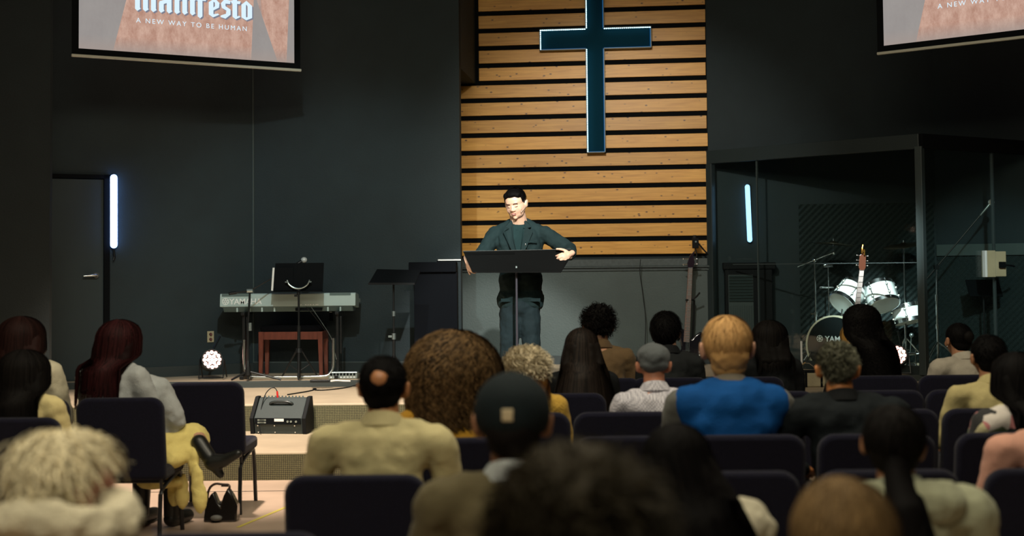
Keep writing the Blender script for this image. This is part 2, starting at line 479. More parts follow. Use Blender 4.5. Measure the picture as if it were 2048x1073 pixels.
# ------------------------------------------------------------ door, tubes, outlets
def ang(T): return math.atan2(T.y, T.x)
def local(P, T, q):
    d = q - V((P[0], P[1], 0)); d.z = q.z
    return V((d.dot(T), V((d.x, d.y, 0)).dot(V((-T.y, T.x, 0))), q.z))
dl = atplane(60, 500, PC, TL); dr = atplane(213, 500, PC, TL)
dt = atplane(160, 353, PC, TL).z
wd = (dr - dl).length
door = bpy.data.objects.new('door_1', None); C.objects.link(door)
door.location = (dl.x, dl.y, 0); door.rotation_euler = (0, 0, ang(TL)); door['kind'] = 'structure'
M['door'] = mat('door_paint', (0.009, 0.022, 0.026), 0.6, var=0.06)
MB().span((0, -0.02, ZS + 0.01), (wd - 0.035, -0.006, dt - 0.03)).build('door_leaf', M['door'], door, smooth=False, bevel=0.003)
MB().span((wd - 0.03, -0.035, ZS), (wd + 0.03, -0.001, dt + 0.02)).span((-0.05, -0.035, dt - 0.022), (wd + 0.03, -0.001, dt + 0.02)).build('door_frame', M['black'], door, smooth=False)
h = at(198, 551, dr.y - 0.1); hl = local(dl, TL, h)
dh = MB().cyl((wd - 0.11, -0.02, hl.z), (wd - 0.11, -0.055, hl.z), 0.034, 0.03, seg=20)
dh.tube([(wd - 0.11, -0.05, hl.z), (wd - 0.11, -0.085, hl.z), (wd - 0.13, -0.09, hl.z), (wd - 0.24, -0.085, hl.z - 0.006)], [0.012, 0.013, 0.013, 0.008], seg=10)
dh.build('door_handle', M['chrome'], door)

M['tube_light'] = emis('tube_light', (0.24, 0.45, 1.0), 9.0)
M['tube_light_b'] = emis('tube_light_dim', (0.30, 0.62, 1.0), 2.6)
def tube_lamp(px, y0, y1, P, T, off, r, label, m, lean=0):
    a = atplane(px, y0, P, T); b = atplane(px + lean, y1, P, T)
    t = thing('tube_light', label, 'light', (b.x, b.y, 0), ang(T))
    la = local(b, T, a)
    MB().caps((la.x, -off, la.z - r), (0, -off, b.z + r), r).build('light_tube', m, t)
    MB().span((-0.02, -off + r * 0.7, b.z), (0.02, -0.002, la.z)).build('mounting_rail', M['black'], t, smooth=False)
    return t, b
tl, tb_ = tube_lamp(226, 350, 497, PC, TL, 0.055, 0.036, 'bright blue-white light tube mounted upright beside the door', M['tube_light'])
MB().cyl((0, -0.05, tb_.z), (0.005, -0.05, tb_.z - 0.09), 0.012, seg=10).tube([(0.0, -0.05, tb_.z - 0.02), (0.02, -0.06, tb_.z - 0.1), (-0.01, -0.05, tb_.z - 0.14), (0.015, -0.05, tb_.z - 0.07)], 0.006, smooth=2).build('cord', M['blackmetal'], tl)

oP = atplane(421, 674, PC, TL)
ot = thing('wall_outlet', 'small pale wall outlet plate with plugs above the round floor lamp', 'outlet', (oP.x, oP.y, oP.z), ang(TL))
MB().span((-0.036, -0.008, -0.06), (0.036, -0.001, 0.06)).build('cover_plate', M['beige'], ot, bevel=0.003, smooth=False)
for dz in (-0.027, 0.027):
    MB().cyl((0, -0.008, dz), (0, -0.03, dz), 0.017, 0.013, seg=14).build('plug', mat('plug_red', (0.12, 0.03, 0.03), 0.5), ot)
bP = atplane(663, 633, PC, TB)
bt = thing('wall_box', 'little black box on the wall under the keyboard end', 'outlet', (bP.x, bP.y, bP.z), ang(TB))
MB().span((-0.018, -0.03, -0.05), (0.018, -0.001, 0.05)).build('box', M['black'], bt, bevel=0.004, smooth=False)
MB().span((-0.014, -0.034, 0.043), (0.014, -0.03, 0.049)).build('painted_highlight', M['white'], bt, smooth=False)  # highlight near the top of the box, put in as a white strip

# ------------------------------------------------------------ projection screens
def art_material(name, c1, c2, s, scale):
    m = bpy.data.materials.new(name); m.use_nodes = True
    nt = m.node_tree; nt.nodes.remove(nt.nodes['Principled BSDF'])
    tc = nt.nodes.new('ShaderNodeTexCoord')
    n = nt.nodes.new('ShaderNodeTexNoise'); n.inputs['Scale'].default_value = scale; n.inputs['Detail'].default_value = 8; n.inputs['Roughness'].default_value = 0.75
    mp = nt.nodes.new('ShaderNodeMapping'); mp.inputs['Scale'].default_value = (1.6, 1, 0.8)
    nt.links.new(tc.outputs['Object'], mp.inputs[0]); nt.links.new(mp.outputs[0], n.inputs['Vector'])
    r = nt.nodes.new('ShaderNodeValToRGB')
    r.color_ramp.elements[0].position = 0.36; r.color_ramp.elements[1].position = 0.66
    r.color_ramp.elements[0].color = (*c1, 1); r.color_ramp.elements[1].color = (*c2, 1)
    e = nt.nodes.new('ShaderNodeEmission'); e.inputs[1].default_value = s
    nt.links.new(n.outputs['Fac'], r.inputs[0])
    sx = nt.nodes.new('ShaderNodeSeparateXYZ'); nt.links.new(tc.outputs['Object'], sx.inputs[0])
    mr = nt.nodes.new('ShaderNodeMapRange'); mr.inputs[1].default_value = 0.0; mr.inputs[2].default_value = 0.14; mr.inputs[3].default_value = 0.85; mr.inputs[4].default_value = 0.0
    nt.links.new(sx.outputs[2], mr.inputs[0])
    mx = nt.nodes.new('ShaderNodeMixRGB'); nt.links.new(mr.outputs[0], mx.inputs[0]); nt.links.new(r.outputs[0], mx.inputs[1]); mx.inputs[2].default_value = (0.36, 0.30, 0.27, 1)
    nt.links.new(mx.outputs[0], e.inputs[0])
    nt.links.new(e.outputs[0], nt.nodes['Material Output'].inputs[0])
    return m
M['art_grey'] = art_material('screen_grey', (0.30, 0.275, 0.265), (0.34, 0.315, 0.30), 1.0, 2)
M['art_orange'] = art_material('screen_orange', (0.43, 0.235, 0.175), (0.66, 0.44, 0.35), 1.0, 7)
M['art_fade'] = art_material('screen_fade', (0.36, 0.26, 0.215), (0.40, 0.29, 0.24), 1.0, 3)
M['art_text'] = emis('screen_text', (0.72, 0.9, 1.0), 1.0)
M['art_shadow'] = emis('screen_text_shadow', (0.20, 0.21, 0.27), 1.0)
M['casebar'] = mat('screen_bar', (0.50, 0.50, 0.42), 0.5)
SCW = 2.07; SCH = 1.22
def stem(x, w, h0, h1, ft=0.5):    # blackletter stem with a slanted pointed foot
    return [(x, h1), (x, h0 + w * ft), (x + w * 0.45, h0), (x + w * 1.15, h0 + w * 0.55), (x + w, h0 + w * 0.9), (x + w, h1)]
def blackletter(U, x0, z0, h, w):
    """returns polygons of the word in screen coordinates, U = stroke width"""
    P = []; x = x0; g = U * 0.62
    def hat(a): P.append([(a - U * 0.25, h - U * 0.7), (a + U * 0.55, h + U * 0.15), (a + U * 1.3, h - U * 0.6), (a + U * 0.5, h - U * 1.3)])
    def join(a): P.append([(a + U * 0.7, h - U * 0.55), (a + U + g + U * 0.5, h + U * 0.1), (a + U + g + U * 0.6, h - U * 0.6), (a + U * 0.8, h - U * 1.2)])
    def st(a, top=h, ft=0.5): P.append(stem(a, U, 0, top, ft))
    def adv(k): nonlocal x; x += k * (U + g)
    for k in range(3): st(x + k * (U + g)); hat(x + k * (U + g))
    join(x); join(x + U + g); adv(3)                                   # m
    st(x, h * 0.55); st(x + U + g); hat(x + U + g)
    P.append([(x + U * .1, h * .62), (x + U + g, h * .75), (x + U + g, h * .55), (x + U * .2, h * .4)])
    P.append([(x, h - U * .5), (x + U * 1.2, h), (x + U * 2.2, h - U * .2), (x + U * .9, h - U * .9)]); adv(2)  # a
    for k in range(2): st(x + k * (U + g)); hat(x + k * (U + g))
    join(x); adv(2)                                                    # n
    st(x); hat(x); P.append([(x, h + U * .8), (x + U * .5, h + U * 1.3), (x + U, h + U * .8), (x + U * .5, h + U * .3)]); adv(1)  # i
    P.append([(x, h * 1.35), (x, -U * .1), (x + U * .5, -U * .55), (x + U, 0), (x + U, h * 1.35)])
    P.append([(x, h * 1.3), (x + U * .8, h * 1.55), (x + U * 2.0, h * 1.45), (x + U * 1.6, h * 1.2), (x + U, h * 1.3)])
    P.append([(x - U * .5, h), (x - U * .3, h * .84), (x + U * 1.7, h * .84), (x + U * 1.9, h)]); adv(1.45)      # f
    P.append([(x, h * .8), (x, U * .6), (x + U * .9, -U * .05), (x + U * 2.2, U * .7), (x + U * 2.0, U * 1.0), (x + U, U * .75), (x + U, h * .85)])
    P.append([(x, h * .8), (x + U * 1.3, h * 1.04), (x + U * 2.3, h * .8), (x + U * 2.2, h * .55), (x + U * .9, h * .36), (x + U * .9, h * .5), (x + U * 1.35, h * .62), (x + U * 1.3, h * .8), (x + U, h * .85)]); adv(1.6)  # e
    P.append([(x + U * 2.1, h * .98), (x + U * .8, h * 1.04), (x, h * .8), (x + U * .2, h * .55), (x + U * 1.2, h * .42), (x + U * 1.1, h * .25), (x, U * .6), (x - U * .1, U * .2), (x + U, -U * .1), (x + U * 2.1, h * .22), (x + U * 2.1, h * .5), (x + U, h * .66), (x + U, h * .8), (x + U * 2, h * .8)]); adv(1.55)  # s
    P.append([(x, h * 1.25), (x, U * .5), (x + U * .7, -U * .05), (x + U * 1.7, U * .6), (x + U * 1.5, U * .9), (x + U, U * .7), (x + U, h * 1.35)])
    P.append([(x - U * .4, h), (x - U * .2, h * .84), (x + U * 1.6, h * .84), (x + U * 1.8, h)]); adv(1.2)        # t
    P.append([(x, h * .82), (x, U * .55), (x + U * 1.05, -U * .1), (x + U * 1.2, U * .55), (x + U, U * .75), (x + U, h * .82), (x + U * 1.2, h * .86), (x + U * 1.1, h * 1.06)])
    P.append([(x + U * 1.1, h * 1.06), (x + U * 1.1, h * .84), (x + U * 1.35, h * .75), (x + U * 1.35, U * .8), (x + U * 1.05, U * .5), (x + U * 1.05, -U * .1), (x + U * 2.35, U * .6), (x + U * 2.35, h * .8)])   # o
    W = x + U * 2.35 - x0
    k = w / W
    return [[(x0 + (a - x0) * k, z0 + b) for a, b in p] for p in P]
def make_screen(label, P, T):
    """P = lower left corner of the picture, T = direction along it"""
    t = thing('projection_screen', label, 'projection screen', (P.x, P.y, P.z), ang(T), 'projection screens over the stage')
    b = MB()
    b.span((-0.06, -0.012, -0.055), (SCW + 0.06, 0.0, 0.0)).span((-0.06, -0.012, 0), (0, 0, SCH)).span((SCW, -0.012, 0), (SCW + 0.06, 0, SCH)).span((-0.06, -0.012, SCH), (SCW + 0.06, 0, SCH + 0.06))
    b.build('black_border', M['black'], t, smooth=False)
    MB().span((-0.065, -0.022, -0.082), (SCW + 0.07, 0.008, -0.055)).build('bottom_bar', M['casebar'], t, bevel=0.006, smooth=False)
    MB().span((-0.12, -0.06, SCH + 0.06), (SCW + 0.12, 0.06, SCH + 0.18)).build('screen_case', M['black'], t, bevel=0.01, smooth=False)
    pic = MB()
    zz = (0.0, 0.16, SCH)
    BXV = ((0, 0), (0.31, 0.42), (1.63, 1.65), (1.90, 1.74), (1.99, 2.01), (SCW, SCW))
    def bx(k, z):   # slanted boundaries between grey and orange fields
        f = z / 0.45
        return BXV[k][0] * (1 - f) + BXV[k][1] * f
    def cl(v): return min(max(v, 0), SCW)
    for k, mi in enumerate((0, 1, 0, 1, 0)):
        for z0, z1 in ((0, 0.45), (0.45, SCH)):
            q = [(cl(bx(k, z0)), z0), (cl(bx(k + 1, z0)), z0), (cl(bx(k + 1, z1)), z1), (cl(bx(k, z1)), z1)]
            if q[1][0] - q[0][0] < 1e-4 and q[2][0] - q[3][0] < 1e-4: continue
            pic._add([V((u, -0.003, z)) for u, z in q], [(0, 1, 2, 3)], mi)
    pic.build('picture', [M['art_grey'], M['art_orange'], M['art_fade']], t, smooth=False)
    polys = blackletter(0.040, 0.51, 0.395, 0.180, 1.13)
    sh = MB()
    for p in polys:
        sh.prism(p, lambda u, v, k: (u + 0.012, -0.0036 - 0.0002 * k, v - 0.012))
    sh.build('title_shadow', M['art_shadow'], t, smooth=False)
    tx = MB()
    for p in polys:
        tx.prism(p, lambda u, v, k: (u, -0.0042 - 0.0004 * k, v))
    tx.build('title_lettering', M['art_text'], t, smooth=False)
    text_mesh('subtitle_lettering', 'A NEW WAY TO BE HUMAN', 0.066, M['art_text'], t,
              Matrix.Translation((0.52, -0.0045, 0.285)) @ Matrix.Rotation(math.pi / 2, 4, 'X') @ Matrix.Scale(0.98, 4), 0.0003, 1.37)
    return t
SPL = at(157, 97, 11.76)
TLS = V((math.cos(R(28)), math.sin(R(28)), 0))
make_screen('lit screen hanging above the door, showing its whole picture width', SPL, TLS)
SPR = at(1768, 92, 12.05)
TRS = V((math.cos(R(38)), -math.sin(R(38)), 0))
make_screen('lit screen hanging above the glass drum booth, cut off by the frame', SPR, TRS)

# ------------------------------------------------------------ cross
cx0 = atplane(1191, 180, PW - NB * 0.12, TB)
crs = thing('wall_cross', 'dark blue cross edged with tiny white lights on the pine boards', 'cross', (cx0.x, cx0.y, 0), -yaw)
def zc(px, py): return atplane(px, py, PW - NB * 0.12, TB).z
def uc(px, py): return local(cx0, TB, atplane(px, py, PW - NB * 0.12, TB)).x
hw = 0.105; zb_ = zc(1193, 305); za0 = zc(1191, 98); za1 = zc(1191, 57); ul = uc(1080, 80); ur = uc(1302, 75); ztop = za1 + 0.62
M['cross_face'] = mat('cross_face', (0.002, 0.030, 0.050), 0.9, spec=0.1)
M['cross_rim'] = mat('cross_rim', (0.08, 0.13, 0.15), 0.4)
M['led'] = emis('led_dots', (0.55, 0.88, 1.0), 5.0)
M['glowblue'] = emis('added_glow_blue', (0.02, 0.35, 1.0), 0.3)
cross_poly = [(-hw, zb_), (hw, zb_), (hw, za0), (ur, za0), (ur, za1), (hw, za1), (hw, ztop), (-hw, ztop), (-hw, za1), (ul, za1), (ul, za0), (-hw, za0)]
fb = MB()
fb.span((-hw, 0.02, zb_), (hw, 0.04, ztop)).span((ul, 0.0201, za0), (-hw, 0.0401, za1)).span((hw, 0.0201, za0), (ur, 0.0401, za1))
fb.build('cross_face', M['cross_face'], crs, smooth=False)
rim = MB()
n = len(cross_poly)
for i in range(n):
    a, b = cross_poly[i], cross_poly[(i + 1) % n]
    lo = (min(a[0], b[0]) - 0.005, min(a[1], b[1]) - 0.005); hi = (max(a[0], b[0]) + 0.005, max(a[1], b[1]) + 0.005)
    rim.span((lo[0], -0.03, lo[1]), (hi[0], 0.042, hi[1]))
rim.build('cross_rim', M['cross_rim'], crs, smooth=False)
MB().span((-0.04, 0.04, zb_ + 0.3), (0.04, 0.10, ztop - 0.1)).build('mounting_bar', M['black'], crs, smooth=False)
def ledrow(a, b, inward):
    d = MB(); L = (V(b) - V(a)).length; nn = int(L / 0.022)
    for i in range(nn):
        p = V(a).lerp(V(b), (i + 0.5) / nn)
        d.box((p.x + inward[0] * 0.009, -0.026, p.y + inward[1] * 0.009), (0.007 if inward[0] else 0.013, 0.012, 0.007 if inward[1] else 0.013))
    d.build('led_strip', M['led'], crs, smooth=False)
ledrow((-hw, zb_), (-hw, za0), (1, 0)); ledrow((-hw, za1), (-hw, ztop), (1, 0))
ledrow((ul, za1), (-hw, za1), (0, -1)); ledrow((hw, za1), (ur, za1), (0, -1)); ledrow((ul, za0), (ul, za1), (1, 0))
gl = MB()
gl.span((hw - 0.012, -0.022, zb_), (hw - 0.006, 0.018, za0)).span((hw - 0.012, -0.022, za1), (hw - 0.006, 0.018, ztop)).span((ur - 0.012, -0.022, za0), (ur - 0.006, 0.018, za1))
gl.span((ul, -0.022, za0 + 0.006), (-hw, 0.018, za0 + 0.010)).span((hw, -0.022, za0 + 0.006), (ur, 0.018, za0 + 0.010)).span((-hw + .005, -0.022, zb_ + 0.006), (hw, 0.018, zb_ + 0.010))
gl.build('added_blue_glow', M['glowblue'], crs, smooth=False)  # blue glow added along the cross edges that carry no LEDs

# ------------------------------------------------------------ drum booth
BA = at(1417, 302, 14.72); BB = at(1838, 269, 13.0); ZB = BA.z
BB2 = V((BB.x, BB.y, 0)); BA2 = V((BA.x, BA.y, 0))
TF = (BB2 - BA2).normalized()
TS = V((math.cos(R(32)), math.sin(R(32)), 0))
hit = None
BC2 = BB2 + TS * 1.75
booth = thing('drum_booth', 'black framed glass booth enclosing the white drum kit', 'booth', (BA2.x, BA2.y, 0), ang(TF))
LF = (BB2 - BA2).length
def lf(P): return local(BA2, TF, V((P[0], P[1], P[2] if len(P) > 2 else 0)))
b = MB().span((-0.02, -0.02, ZB - 0.15), (LF, 0.06, ZB)).span((-0.03, -0.02, ZS), (0.045, 0.06, ZB - 0.15)).span((0, -0.01, ZS), (LF, 0.05, ZS + 0.09))
b.build('front_frame', M['trimpaint'], booth, bevel=0.004, smooth=False)
b = MB().box((LF + 0.0, 0.0, (ZS + ZB - 0.13) / 2), (0.075, 0.075, ZB - 0.13 - ZS))
M['post'] = mat('post_paint', (0.035, 0.05, 0.05), 0.45)
b.build('corner_post', M['post'], booth, bevel=0.004, smooth=False)
ds = local(BA2, TF, V((BC2.x, BC2.y, 0))); e = ds - V((LF, 0, 0)); e.z = 0
sa = math.atan2(e.y, e.x); Ls = e.length
rs = Matrix.Rotation(sa, 3, 'Z')
b = MB()
mid = V((LF, 0, 0)) + e / 2
b.box((mid.x, mid.y, ZB - 0.075), (Ls, 0.08, 0.15), rs)
MB().box((mid.x, mid.y, ZS + 0.045), (Ls, 0.06, 0.09), rs).build('side_sill', M['black'], booth, bevel=0.004, smooth=False)
b.build('side_frame', M['black'], booth, bevel=0.004, smooth=False)
b = MB().box((mid.x, mid.y + 0.0, (ZS + ZB) / 2), (Ls, 0.012, ZB - ZS - 0.2), rs)
b.build('side_glass', M['glass'], booth, smooth=False)
MB().span((0.045, 0.01, ZS + 0.09), (LF - 0.03, 0.022, ZB - 0.15)).build('front_glass', M['glass'], booth, smooth=False)
g1 = local(BA2, TF, atplane(1513, 400, BA2, TF)).x
b = MB().span((g1 - 0.006, 0.004, ZS + 0.09), (g1 + 0.006, 0.028, ZB - 0.15)).build('glass_joint', M['post'], booth, smooth=False)
zh = atplane(1700, 527, BA2, TF).z
MB().span((0.3, 0.006, zh - 0.004), (LF - 0.03, 0.026, zh + 0.004)).build('glass_joint', M['post'], booth, smooth=False)
q = atplane(1985, 400, BB2, TS); ql = local(BA2, TF, V((q.x, q.y, 0)))
MB().box((ql.x, ql.y, (ZS + ZB) / 2), (0.02, 0.03, ZB - ZS - 0.3), rs).build('glass_joint', M['post'], booth, smooth=False)
# roof slab closing the booth
rp = [BA2, BB2, BC2, V((R2end.x + 1.2, R2end.y - 0.9, 0)), V((R2end.x, R2end.y, 0)), V((WR.x, WR.y, 0))]
rp = [local(BA2, TF, p) for p in rp]
MB().prism([(p.x, p.y) for p in rp], lambda u, v, k: (u, v + 0.01, ZB - 0.03 + 0.028 * k)).build('roof', M['black'], booth, smooth=False)

# box on the side glass
q = atplane(1986, 528, BB2 - V((0, 0.05, 0)), TS)
eb = thing('control_box', 'beige two-part metal box with a black plug on the booth glass', 'electrical box', (q.x, q.y, q.z), ang(TS) - R(24))
MB().span((-0.115, -0.06, -0.14), (0.0, 0.03, 0.14)).build('box_cover', M['beige'], eb, bevel=0.006, smooth=False)
MB().span((0.004, -0.045, -0.135), (0.125, 0.03, 0.13)).build('box_body', M['beige'], eb, bevel=0.006, smooth=False)
MB().span((-0.122, -0.066, -0.14), (-0.098, 0.0, 0.14)).build('edge_strip', M['white'], eb, bevel=0.004, smooth=False)
MB().span((0.04, -0.075, -0.045), (0.105, -0.045, 0.02)).tube([(0.09, -0.06, -0.012), (0.16, -0.06, -0.02), (0.24, 0.0, -0.03)], 0.009, smooth=1).build('plug', M['black'], eb, smooth=False)

# tube inside the booth on the rear wall
PWf = PW
tube_lamp(1494, 370, 485, PWf, TB, 0.05, 0.028, 'pale blue light tube glowing behind the booth glass', M['tube_light_b'], 5)

# acoustic foam
M['foam'] = mat('acoustic_foam', (0.016, 0.028, 0.028), 0.8)
def foam(x0, x1, z0, z1, P, T, label):
    t = thing('acoustic_foam_panel', label, 'acoustic foam', (P.x, P.y, 0), ang(T), 'foam panels in the drum booth')
    bm = MB(); s = 0.0125
    nx = int((x1 - x0) / s); nz = int((z1 - z0) / s)
    def hgt(i, j):
        u = (i * s + j * s) / 0.075; v = (i * s - j * s) / 0.075
        a = abs((v % 1) - 0.5) * 2; c = abs((u % 1) - 0.5) * 2
        return 0.034 * a * (0.75 + 0.25 * c) + 0.01
    vs = [V((x0 + i * s, -hgt(i, j), z0 + j * s)) for j in range(nz + 1) for i in range(nx + 1)]
    fs = [(j * (nx + 1) + i, j * (nx + 1) + i + 1, (j + 1) * (nx + 1) + i + 1, (j + 1) * (nx + 1) + i) for j in range(nz) for i in range(nx)]
    bm._add(vs, fs)
    bm.span((x0, -0.0095, z0), (x1, -0.001, z1))
    bm.build('foam_sheet', M['foam'], t, smooth=False, flip=False)
pz = atplane(1600, 600, PW, TB); pe = (V((R2end.x, R2end.y, 0)) - V((pz.x, pz.y, 0))).length
foam(0, pe - 0.02, ZS, 2.35, pz, TB, 'ridged dark foam on the wall straight behind the drum kit')
foam(0.02, 1.3, ZS, 1.72, V((R2end.x, R2end.y, 0)), TR, 'ridged dark foam on the wall behind the side glass')
# pale rail above the side foam
pr = V((R2end.x, R2end.y, 0))
rt = thing('wall_rail', 'grey painted rail above the foam behind the side glass', 'rail', (pr.x, pr.y, 0), ang(TR))
MB().span((0.01, -0.03, 1.73), (1.35, -0.001, 1.86)).build('rail_board', M['panel_green'], rt, smooth=False, bevel=0.004)

# ventilation heater cabinet inside booth
q = at(1492, 560, 14.68)
hc = thing('heater_cabinet', 'tall black cabinet with a louvred grille behind the booth glass', 'cabinet', (q.x, q.y, ZS), -yaw)
s_ = F / 14.6
MB().span((-0.24, 0, 0), (0.3, 0.13, 1.08)).build('body', M['satin'], hc, bevel=0.01, smooth=False)
MB().span((-0.26, -0.015, 1.08), (0.34, 0.135, 1.16)).build('top', M['satin'], hc, bevel=0.012, smooth=False)
gm = MB()
for k in range(9): gm.box((-0.06, -0.012, 1.0 - k * 0.034), (0.27, 0.03, 0.012), Matrix.Rotation(R(35), 3, 'X'))
for k in range(11): gm.box((-0.185 + k * 0.026, -0.01, 0.48), (0.010, 0.02, 0.38))
gm.span((-0.2, -0.006, 0.28), (0.08, -0.001, 1.02))
gm.build('grille', M['post'], hc, smooth=False)

# ------------------------------------------------------------ drum kit
M['drumwhite'] = mat('drum_wrap', (0.86, 0.90, 0.90), 0.22, coat=0.6)
M['drumhead'] = mat('drum_head', (0.70, 0.74, 0.70), 0.45)
M['blackhead'] = mat('black_drum_head', (0.008, 0.012, 0.013), 0.25, coat=0.4)
M['hoopcream'] = mat('bass_hoop', (0.62, 0.58, 0.44), 0.35)
M['cymbal'] = mat('cymbal_bronze', (0.10, 0.09, 0.06), 0.35, 0.8)
kit_group = 'white drum kit'
def drum(name, label, c, axis, rad, depth, front=None, hoop=None, lugs=6, legs=0):
    c = V(c); ax = V(axis).normalized()
    t = thing(name, label, 'drum', c, 0, kit_group)
    a = -ax * depth / 2; b_ = ax * depth / 2
    MB().lathe(a, b_, [(0.0, rad), (depth, rad)], seg=40).build('shell', M['drumwhite'], t)
    for s, hm in ((b_, front or M['drumhead']), (a, M['drumhead'])):
        sgn = 1 if s is b_ else -1
        MB().lathe(s - ax * 0.004 * 0, s + ax * sgn * 0.02, [(0, rad * 0.985), (0.008, rad * 0.98), (0.0085, rad * 0.9)], seg=40).build('drum_head', hm, t)
        q = MB(); prof = [(-0.028, rad * 1.0), (-0.028, rad * 1.045), (0.014, rad * 1.045), (0.014, rad * 0.985), (0.0, rad * 0.98)]
        qd = (ax * sgn).to_track_quat('Z', 'Y'); seg = 40; vs = []
        for tt, rr in prof: vs += [s + qd @ V((rr * math.cos(2 * math.pi * i / seg), rr * math.sin(2 * math.pi * i / seg), tt)) for i in range(seg)]
        q._add(vs, [(k * seg + i, k * seg + (i + 1) % seg, (k + 1) % 5 * seg + (i + 1) % seg, (k + 1) % 5 * seg + i) for k in range(5) for i in range(seg)])
        q.build('hoop', hoop or M['chrome'], t)
    qd = ax.to_track_quat('Z', 'Y')
    for i in range(lugs):
        th = 2 * math.pi * (i + 0.5) / lugs
        d = qd @ V((math.cos(th), math.sin(th), 0))
        l = MB().cyl(a * 0.98 + d * (rad * 1.05), b_ * 0.98 + d * (rad * 1.05), 0.004, seg=6)
        for k in (-1, 1):
            l.ball(d * (rad + 0.012) + ax * k * depth * 0.22, (0.016, 0.016, 0.016), sub=1)
            l.cyl(d * (rad * 1.05) + ax * k * depth * 0.52, d * (rad * 1.05) + ax * k * depth * 0.42, 0.009, seg=8)
        l.build('tension_rod', M['chrome'], t)
    return t, ax
bc = at(1684, 690, 14.02)
ax = V((-0.60, -0.80, 0.02))
bd, ax = drum('bass_drum', 'large bass drum with a cream hoop and a black front head', bc, ax, 0.31, 0.42, M['blackhead'], M['hoopcream'], 8)
ax = ax.normalized()
side = V((0, 0, 1)).cross(ax).normalized() 
side = -side if side.x < 0 else side
upv = side.cross(ax); upv = upv if upv.z > 0 else -upv
m4 = Matrix(((side.x, upv.x, ax.x, 0), (side.y, upv.y, ax.y, 0), (side.z, upv.z, ax.z, 0), (0, 0, 0, 1)))
o_ = ax * 0.222
M['logo'] = mat('logo_silver', (0.8, 0.85, 0.85), 0.35)
text_mesh('lettering', 'YAMAHA', 0.085, M['logo'], bd, Matrix.Translation(o_ - side * 0.10 + upv * 0.04) @ m4, 0.001, 1.0, bold=0.001)
ring = MB()
for k in range(3): ring.box((0, 0, 0), (0.008, 0.06, 0.002), Matrix.Rotation(k * math.pi / 3, 3, 'Z'))
ring.lathe((0, 0, -0.001), (0, 0, 0.001), [(0, 0.038), (0.002, 0.038)], seg=24)
rm = MB()
def tuning_ring(mbx):
    seg = 28
    vs = []
    for rr in (0.030, 0.036): vs += [V((rr * math.cos(2 * math.pi * i / seg), rr * math.sin(2 * math.pi * i / seg), 0.001)) for i in range(seg)]
    mbx._add(vs, [(i, (i + 1) % seg, seg + (i + 1) % seg, seg + i) for i in range(seg)])
    for k in range(3): mbx.box((0, 0, 0.001), (0.007, 0.056, 0.001), Matrix.Rotation(k * math.pi / 3, 3, 'Z'))
    return mbx
ring.bm.free()
tuning_ring(rm).xf(Matrix.Translation(o_ - side * 0.16 + upv * 0.07) @ m4).build('round_emblem', M['logo'], bd, smooth=False)
for sg in (-1, 1):
    MB().tube([side * sg * 0.28 + ax * 0.05 + upv * 0.02, side * sg * 0.40 + ax * 0.2 + V((0, 0, ZS - bc.z + 0.015))], 0.009).build('leg', M['chrome'], bd)
MB().tube([V((0, 0, 0.30)), V((0.02, 0, 0.42)), V((0.02, 0.02, 0.62))], 0.013).build('tom_post', M['chrome'], bd)
drum('rack_tom', 'white rack tom tilted up behind the guitar neck on its far side', at(1697, 592, 14.0), V((-0.62, -0.38, -0.62)), 0.155, 0.25)
drum('rack_tom', 'white rack tom with its round underside showing beside the guitar neck', at(1762, 592, 13.95), V((0.12, -0.52, -0.84)), 0.165, 0.23)
drum('floor_tom', 'smaller white drum standing lowest beside the booth corner post', at(1817, 628, 14.1), V((0.15, -0.22, -0.95)), 0.17, 0.17)
def cymbal_stand(px, yt, Y, base, label, boom=None, crad=0.2, tilt=(0.1, 0, 1)):
    top = at(px, yt, Y)
    t = thing('cymbal_stand', label, 'cymbal stand', (top.x, top.y, ZS), 0, 'cymbal stands of the drum kit')
    H = top.z - ZS
    joint = H if boom is None else (at(boom[0], boom[1], Y).z - ZS)
    jx = 0 if boom is None else at(boom[0], boom[1], Y).x - top.x
    p = MB().cyl((jx, 0, 0.1), (jx, 0, joint * 0.5), 0.014, seg=12).cyl((jx, 0, joint * 0.5), (jx, 0, joint), 0.010, seg=12)
    p.build('pole', M['chrome'], t)
    c = MB().cyl((jx, 0, joint * 0.5 - 0.03), (jx, 0, joint * 0.5 + 0.02), 0.022, seg=12).box((jx - 0.03, 0, joint * 0.5), (0.05, 0.012, 0.012)).ball((jx, 0, joint), 0.024)
    c.build('clamp', M['chrome'], t)
    if boom is not None:
        dx = jx
        MB().cyl((dx * 1.9, 0, joint - 0.07), (0, 0, H - 0.10), 0.007, seg=10).cyl((0, 0, H - 0.12), (0, 0, H + 0.02), 0.007, seg=10).ball((0, 0, H - 0.11), 0.02).build('boom_arm', M['chrome'], t)
    for k in range(3):
        a_ = R(90 + 120 * k + 20)
        MB().tube([(jx, 0, 0.32), (jx + 0.26 * math.cos(a_), 0.26 * math.sin(a_), 0.012)], 0.008).tube([(jx, 0, 0.12), (jx + 0.15 * math.cos(a_), 0.15 * math.sin(a_), 0.14)], 0.006).build('leg', M['chrome'], t)
    MB().cyl((0, 0, H), (0, 0, H + 0.05), 0.011, 0.008, seg=10).build('wing_nut', M['chrome'], t)
    ct = thing('cymbal', label.replace('stand', 'cymbal disc on a stand'), 'cymbal', (top.x, top.y, top.z + 0.012), 0, 'cymbals')
    n = V(tilt).normalized()
    MB().lathe((0, 0, 0), n * 1, [(-0.024, crad), (-0.022, crad), (-0.006, 0.045), (0.012, 0.02), (0.014, 0.004)], seg=36).build('bronze_disc', M['cymbal'], ct)
cymbal_stand(1667, 487, 14.1, None, 'chrome boom stand for the cymbal above the bass drum', (1629, 521), 0.24)
